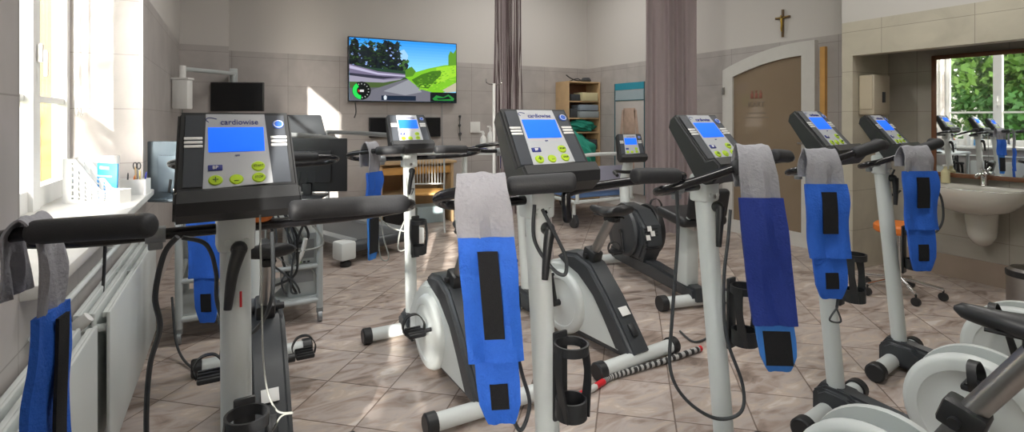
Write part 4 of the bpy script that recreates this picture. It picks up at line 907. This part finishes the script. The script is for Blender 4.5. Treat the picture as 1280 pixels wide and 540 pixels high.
m = MB(); m.lathe([(.0, 0), (.07, 0), (.085, .03), (.06, .07), (0, .08)], 18); m.build('small_bowl', M_CHAR, None, 'small dark bowl on top of the bookcase, at its right', 'bowl', loc=(4.97, 6.98, BH))

# ------------------------------------------------------------------ hospital bed with green bundle
t = thing('hospital_bed', 'white hospital bed with cream sheet and blue mattress side', 'bed', (3.98, 6.0, 0))
MB().box((0, 0, .42), (.84, 1.50, .14), bev=.03).build('mattress', mat('blue_mattress', (.14, .25, .50), .6), t)
m = MB(); m.box((0, -.05, .505), (.86, 1.2, .04), bev=.015); m.build('sheet', M_CREAM, t)
m = MB(); 
for s in (-1, 1): m.tube([(s * .43, -.8, .32), (s * .43, .8, .32)], .022, 12)
for y in (-.8, 0, .8): m.tube([(-.43, y, .32), (.43, y, .32)], .022, 12)
m.build('bed_frame', M_WHITE, t)
for (x, y) in ((-.38, -.7), (.38, -.7), (-.38, .7), (.38, .7)):
    lg = MB().tube([(x, y, .12), (x, y, .32)], .022, 12).build('leg', M_WHITE, t); MB().tube([(x - .02, y, .08), (x + .02, y, .08)], .08, 22).build('wheel', M_CHAR, lg)
for y, h in ((-.80, .86), (.80, .95)):
    m = MB(); m.tube([(-.40, y, .30), (-.40, y, h - .1), (-.32, y, h), (.32, y, h), (.40, y, h - .1), (.40, y, .30)], .022, 12, smooth=5); e = m.build('end_rail', M_WHITE, t)
    MB().box((0, y, h - .28), (.72, .015, .30), bev=.01).build('end_panel', mat('lavender_panel', (.35, .36, .46), .5), e)
cloth_pile('large green surgical cloth bundle heaped on the hospital bed', (4.12, 6.1, .53), (.30, .30, .30), seed=6)

# ------------------------------------------------------------------ anatomical poster on the right wall
t = thing('wall_poster', 'tall pale anatomy poster with a blue header on the right wall', 'poster', (XR - .015, 6.12, 0))
MB().box((0, 0, 1.02), (.02, .66, 1.60), bev=.003).build('poster_sheet', mat('poster_paper', (.52, .49, .47), .6), t)
MB().box((-.012, 0, 1.77), (.006, .66, .10)).build('poster_header', M_TEAL, t)
MB().box((-.012, 0, 1.64), (.006, .62, .14)).build('poster_text', mat('pale_blue_print', (.36, .45, .50), .6), t)
m = MB()
for s in (-1, 1): m.box((-.014, s * .325, 1.02), (.01, .012, 1.6))
m.box((-.014, 0, 1.565), (.01, .66, .012)); m.build('poster_edge', mat('dark_teal', (.03, .12, .16), .5), t)
m = MB(); M_ = Matrix.Translation((-.011, 0, 0)) @ Matrix.Rotation(R(-90), 4, 'Y')
m.box((-.012, 0, 1.25), (.002, .26, .40), bev=.001); m.box((-.012, 0, .80), (.002, .22, .55), bev=.001)
for s in (-1, 1): m.box((-.012, s * .17, 1.15), (.002, .06, .55), rot=(R(s * 8), 0, 0), bev=.001)
m.build('anatomy_figure', mat('skin_print', (.50, .36, .29), .6, var=.3, scale=14), t)

# ------------------------------------------------------------------ seated bike (black) in the middle distance
base = P(870, 3.70); t = thing('seated_bike', 'black low seated exercise bike behind the striped rope, with upright display', 'exercise bike', (base.x, base.y, 0), R(17) - YAW)
m = MB(); m.tube([(-.25, 0, .05), (.25, 0, .05)], .04, 18); f = m.build('rear_foot', M_WHITE, t)
for s in (-1, 1): MB().tube([(s * .24, 0, .05), (s * .29, 0, .05)], .052, 20).build('end_cap', M_BLACK, f)
m = MB(); m.tube([(-.25, 1.15, .05), (.25, 1.15, .05)], .04, 18); f = m.build('front_foot', M_WHITE, t)
for s in (-1, 1): MB().tube([(s * .24, 1.15, .05), (s * .29, 1.15, .05)], .052, 20).build('end_cap', M_BLACK, f)
m = MB(); m.prism([(-.06, .05), (-.04, .14), (.5, .18), (1.18, .16), (1.2, .06)], -.055, .055, 'yz', bev=.02); m.build('base_beam', M_CHAR, t)
m = MB(); m.prism([(.60, .16), (.52, .30), (.55, .46), (.68, .56), (.95, .58), (1.12, .50), (1.16, .30), (1.1, .17)], -.09, .09, 'yz', bev=.03, seg=3); h = m.build('flywheel_housing', M_CHAR, t)
m = MB(Matrix.Translation((.09, .80, .37)) @ Matrix.Rotation(R(90), 4, 'Y')); m.lathe([(.21, 0), (.215, .02), (.20, .06), (.12, .07), (0, .07)], 40); m.build('flywheel_cover', M_BLACK, h)
m = MB(Matrix.Translation((-.09, .80, .37)) @ Matrix.Rotation(R(-90), 4, 'Y')); m.lathe([(.20, 0), (.205, .02), (.19, .04), (.12, .05), (0, .05)], 40); m.build('flywheel_cover', M_CHAR, h)
m = MB()
for k in range(7): m.box((-.02, .525 + .004 * k, .28 + .025 * k), (.12, .012, .010), rot=(R(-10), 0, 0))
m.build('vent_grille', M_BLACK, h)
for k, (x, z) in enumerate(((-.05, .44), (-.02, .40), (-.06, .37))): MB().box((x, .515, z), (.035, .004, .04), rot=(R(-20), 0, 0)).build('warning_label', M_WHITE2, h)
for s in (-1, 1): crank_side(t, s, R(15) + (0 if s > 0 else math.pi), .80, .37, .12)
m = MB(); m.tube([(0, .98, .5), (0, 1.0, .75), (0, .92, .98), (0, .90, 1.02)], [.045, .042, .032, .028], 18, smooth=4); m.build('display_post', M_WHITE, t)
m = MB(); m.tube([(-.22, .72, .84), (-.18, .84, .86), (0, .93, .84), (.18, .84, .86), (.22, .72, .84)], .014, 12, smooth=5); m.build('handlebar', M_BLACK, t)
T = R(20); console(t, Matrix.Translation((0, .84, .95)) @ Matrix(((1, 0, 0, 0), (0, math.sin(T), -math.cos(T), 0), (0, math.cos(T), math.sin(T), 0), (0, 0, 0, 1))), .88, full=False)
m = MB(); m.box((0, .10, .34), (.10, .13, .42), bev=.015); m.build('seat_column', M_WHITE, t)
m = MB(); m.box((0, .10, .56), (.12, .34, .035), bev=.008); m.tube([(-.07, -.06, .56), (.07, -.06, .56)], .02, 12); m.build('slide_rail', M_STEEL, t)
m = MB(); m.box((.0, .06, .62), (.36, .34, .07), rot=(R(6), 0, 0), bev=.03, seg=4); m.build('seat', M_BLACK, t)
m = MB(); m.box((.0, -.13, .73), (.30, .06, .20), rot=(R(12), 0, 0), bev=.025, seg=4); m.build('backrest', M_BLACK, t)
for s in (-1, 1): MB().tube([(s * .10, -.02, .57), (s * .13, -.10, .64), (s * .13, -.14, .72)], .015, 10, smooth=3).build('back_bracket', M_WHITE, t)

# ------------------------------------------------------------------ alcove: mirror, basin, dispenser, bin
MROT = R(0)
def onalc(px, x=5.23):
    k = (px - 640) / F_PX; d = x / (FW.x + RT.x * k); return d, d * (FW.y + RT.y * k)
dA, yA_ = onalc(1169); zt_ = CAM_H + dA * (148 - 70.5) / F_PX; zb_ = CAM_H - dA * (219 - 148) / F_PX; yB_ = 1.50
t = thing('wall_mirror', 'large mirror in a dark brown wooden frame above the basin', 'mirror', (5.20, (yA_ + yB_) / 2, (zt_ + zb_) / 2), R(3.2))
mw, mh = yA_ - yB_, zt_ - zb_
mm = bpy.data.materials.new('mirror_silver'); mm.use_nodes = True; bb = mm.node_tree.nodes['Principled BSDF']; bb.inputs['Metallic'].default_value = 1; bb.inputs['Roughness'].default_value = .01; bb.inputs['Base Color'].default_value = (.86, .88, .87, 1)
MB().box((-.006, 0, 0), (.008, mw - .06, mh - .06)).build('mirror_glass', mm, t, smooth=False)
for s in (-1, 1):
    MB().box((0, s * (mw / 2 - .018), 0), (.03, .036, mh), bev=.005).build('frame_side', M_DWOOD, t); MB().box((0, 0, s * (mh / 2 - .018)), (.03, mw, .036), bev=.005).build('frame_rail', M_DWOOD, t)
t = thing('wall_light', 'long slim wall light above the mirror', 'lamp', (5.19, 1.95, 1.90)); MB().box((0, 0, 0), (.08, .90, .045), bev=.008).build('light_housing', mat('beige_plastic', (.30, .26, .19), .5), t); MB().box((0, 0, -.024), (.06, .86, .008)).build('light_diffuser', M_CERAMIC, t)
dB, yb = onalc(1218, 5.0)
t = thing('wash_basin', 'white ceramic wash basin with half pedestal below the mirror', 'wash basin', (5.22, 1.98, 0))
b = bmesh.new(); rings = []; NS = 40
prof = [(.10, .58), (.20, .62), (.27, .70), (.285, .755), (.285, .775), (.262, .778), (.235, .765), (.20, .70), (.12, .665), (.02, .66)]
for (r_, z) in prof:
    ring = []
    for k in range(NS):
        a = 2 * math.pi * k / NS; cx_, sy_ = math.cos(a), math.sin(a)
        x = -.235 + r_ * .85 * abs(cx_) ** .8 * (1 if cx_ > 0 else -1); y = r_ * 1.12 * abs(sy_) ** .85 * (1 if sy_ > 0 else -1)
        ring.append(b.verts.new((min(x, -.01), y, z)))
    rings.append(ring)
for i in range(len(rings) - 1):
    for k in range(NS): b.faces.new((rings[i][k], rings[i][(k + 1) % NS], rings[i + 1][(k + 1) % NS], rings[i + 1][k]))
b.faces.new(rings[0]); b.faces.new(rings[-1]); bmesh.ops.recalc_face_normals(b, faces=b.faces); m = MB(); m._in(b); m.box((-.06, 0, .755), (.12, .58, .05), bev=.015); m.build('basin', M_CERAMIC, t)
m = MB(); m.tube([(-.12, 0, .66), (-.115, 0, .52), (-.10, 0, .40), (-.08, 0, .34)], [.11, .10, .09, .05], 24, smooth=3); m.build('half_pedestal', M_CERAMIC, t)
t = thing('tap', 'chrome mixer tap at the back of the wash basin', 'tap', (5.15, 1.98, .782)); m = MB(); m.lathe([(.03, 0), (.025, .01), (.022, .07), (.024, .09), (0, .10)], 18); m.tube([(0, 0, .06), (-.06, 0, .09), (-.13, 0, .075)], .012, 12, smooth=4); m.build('spout', M_CHROME, t); MB().tube([(0, 0, .09), (.005, .0, .115), (-.05, 0, .13)], .009, 10).build('tap_lever', M_CHROME, t)
t = thing('soap_bottle', 'small clear soap bottle at the left end of the basin', 'bottle', (5.12, 2.22, .78)); MB().lathe([(0, 0), (.03, 0), (.03, .09), (.012, .11), (.012, .13)], 16).build('bottle_body', M_CREAM, t); MB().box((-.01, 0, .14), (.04, .014, .014), bev=.003).build('pump', M_WHITE2, t)
xw = [(px, ) for px in (1078, 1116)]
t = thing('towel_dispenser', 'beige paper towel dispenser on the alcove side wall', 'dispenser', (4.90, 2.708, 1.50))
m = MB(); m.box((0, -.065, 0), (.24, .13, .34), bev=.012); m.build('dispenser_body', mat('beige_shell', (.50, .44, .34), .45), t)
m = MB(); m.box((-.123, -.065, .02), (.004, .10, .28)); m.build('dispenser_side', mat('beige_shell_side', (.55, .48, .36), .45), t); MB().box((.02, -.131, -.02), (.05, .004, .09), bev=.002).build('level_window', M_CHAR, t)
t = thing('pedal_bin', 'brushed steel pedal bin with black rim at the right edge of the photo', 'bin', (*P(1288, 3.55).xy, 0))
MB().lathe([(.11, 0), (.12, .012), (.12, .26), (0, .26)], 32).build('bin_body', M_STEEL, t); MB().lathe([(.123, .25), (.126, .26), (.126, .285), (.118, .29), (.118, .25)], 32).build('bin_rim', M_BLACK, t); MB().lathe([(.118, .288), (.10, .308), (.04, .318), (0, .319)], 32).build('lid', M_STEEL, t)
# wheeled stool
t = thing('rolling_stool', 'chrome wheeled stool with an orange seat behind the bike by the basin', 'stool', (*P(1125, 3.95).xy, 0))
MB().tube([(0, 0, .10), (0, 0, .46)], .02, 14).build('stool_column', M_CHROME, t)
for k in range(5):
    a = k * 2 * math.pi / 5 + .2; c_, s_ = math.cos(a), math.sin(a); lg = MB().tube([(0, 0, .13), (.25 * c_, .25 * s_, .08)], .014, 10).build('leg', M_CHROME, t)
    m = MB(); m.tube([(.25 * c_ - .01, .25 * s_, .03), (.25 * c_ + .01, .25 * s_, .03)], .03, 14); m.tube([(.25 * c_, .25 * s_, .03), (.25 * c_, .25 * s_, .08)], .007, 8); m.build('caster', M_BLACK, lg)
MB().lathe([(0, .46), (.15, .46), (.165, .475), (.165, .51), (.15, .525), (0, .53)], 30).build('seat', M_ORANGE, t)

# ------------------------------------------------------------------ crucifix above the door
k_ = (978 - 640) / F_PX; d_ = 5.13 / (FW.x + RT.x * k_); yC = d_ * (FW.y + RT.y * k_)
t = thing('crucifix', 'small brown wooden crucifix with a brass figure above the door', 'crucifix', (5.135, yC, 2.155))
m = MB(); m.box((0, 0, .145), (.018, .022, .29), bev=.003); m.box((0, 0, .205), (.018, .17, .022), bev=.003); m.build('cross', mat('dark_cross_wood', (.13, .08, .035), .5, var=.2), t)
m = MB(); m.tube([(-.018, 0, .055), (-.022, .004, .09), (-.020, -.002, .13), (-.022, 0, .165), (-.02, 0, .20)], [.004, .007, .009, .011, .006], 10, smooth=3); m.ball((-.024, .004, .218), (.009, .008, .011), 12)
for s in (-1, 1): m.tube([(-.02, 0, .192), (-.018, s * .035, .205), (-.016, s * .072, .214)], [.005, .0035, .003], 8)
fg = m.build('figure', M_GOLD, t)

# small orange cap and knobs on the far bike's bar
#t = thing('orange_plug', 'small orange plug lying on the bar right of the front post', 'plug', Q(326, 267, 1.6)); MB(Matrix.Rotation(R(12), 4, 'X')).lathe([(0, -.008), (.022, -.008), (.026, -.004), (.026, .004), (.022, .008), (0, .008)], 20).build('plug_cap', M_ORANGE, t)

# ------------------------------------------------------------------ outside: yellow house, mirrored trees and added sun-blocking trees
MB().box((-12.6, 6, -.95), (23, 60, .1)).build('lawn', mat('grass_green', (.07, .16, .03), .9, var=.4, scale=2), kind='structure')
t = thing('yellow_house', 'ochre-yellow rendered house seen through the window', 'building', (-5.2, 13.5, -.9))
MB().box((0, 0, 4.0), (6.0, 6.0, 8.0)).build('house_wall', mat('yellow_render', (.27, .175, .065), .8, var=.05, scale=1), t)
for (x, z) in ((-1.5, 2.2), (1.5, 2.2), (-1.5, 5.2), (1.5, 5.2)):
    f_ = MB().box((x, -3.02, z), (1.1, .06, 1.7)).build('house_window', M_WHITE2, t); MB().box((x, -3.055, z), (.95, .02, 1.5)).build('house_pane', mat('dark_pane', (.10, .12, .14), .1), f_)
m = MB(); m.prism([(-3.3, 8.0), (3.3, 8.0), (0, 10.0)], -3.3, 3.3, 'yz'); m.build('house_roof', mat('roof_tile', (.35, .12, .06), .8), t)
M_LEAF = mat('leaf_green', (.07, .20, .035), .6, var=.55, scale=1.5); M_LEAF2 = mat('leaf_bright', (.16, .30, .05), .6, var=.5, scale=1.5); M_BARK = mat('bark', (.12, .09, .06), .9, var=.3)
def leaves(seed, n=8000):
    rnd = random.Random(seed); b = bmesh.new(); cl = [(Vector((rnd.gauss(0, 1.0), rnd.gauss(0, 1.3), rnd.gauss(0, 1.3))), rnd.uniform(.5, 1.0)) for _ in range(34)]
    for _ in range(n):
        c, r_ = rnd.choice(cl); v = Vector((rnd.gauss(0, 1), rnd.gauss(0, 1), rnd.gauss(0, 1))).normalized() * r_ * rnd.uniform(.7, 1.05); p_ = c + v
        a = Vector((rnd.uniform(-1, 1), rnd.uniform(-1, 1), rnd.uniform(-1, 1))).normalized(); c2 = a.cross(v.normalized() + Vector((.01, 0, 0))).normalized(); s_ = rnd.uniform(.06, .13)
        b.faces.new([b.verts.new(p_ + q) for q in (a * s_, c2 * s_ * .5, -a * s_, -c2 * s_ * .5)])
    me = bpy.data.meshes.new('crown'); b.to_mesh(me); b.free(); return me
cr_ = [leaves(1), leaves(2)]
for k, (x, y, z, s_) in enumerate(((-8.5, 2.6, 1.4, 1.0), (-9.3, 5.6, 2.0, 1.2), (-8.8, -.2, 1.0, 1.05), (-10.5, 8.4, 2.3, 1.2), (-10.8, 3.9, 3.6, 1.2), (-10.6, .8, 3.6, 1.2), (-9, -3.4, 1.6, 1.1), (-11.5, -6.4, 2.5, 1.3), (-2.0, -7.85, 4.3, .62), (-2.2, -7.4, 3.2, .5), (-4.95, -2.1, 4.3, .66), (-4.7, -2.8, 2.9, .55))):  # the small crowns at the end are unseen, added to shade the left windows
    t = thing('tree_or_sun_blocker', ('bright' if k % 2 else 'dark') + ' green leafy tree outside, reflected in the mirror or added unseen to shade the windows', 'tree', (x, y, -.9), k * 1.3, 'garden trees outside the windows')
    me = cr_[k % 2].copy(); me.materials.append(M_LEAF2 if k % 2 else M_LEAF); o = bpy.data.objects.new('crown', me); COL.objects.link(o); o.parent = t; o.location = (0, 0, z + .9); o.scale = (s_,) * 3
    MB().tube([(0, 0, 0), (.1, .05, (z + .9) * .5), (0, 0, z + .9)], [.2, .15, .08], 12, smooth=3).build('trunk', M_BARK, t)
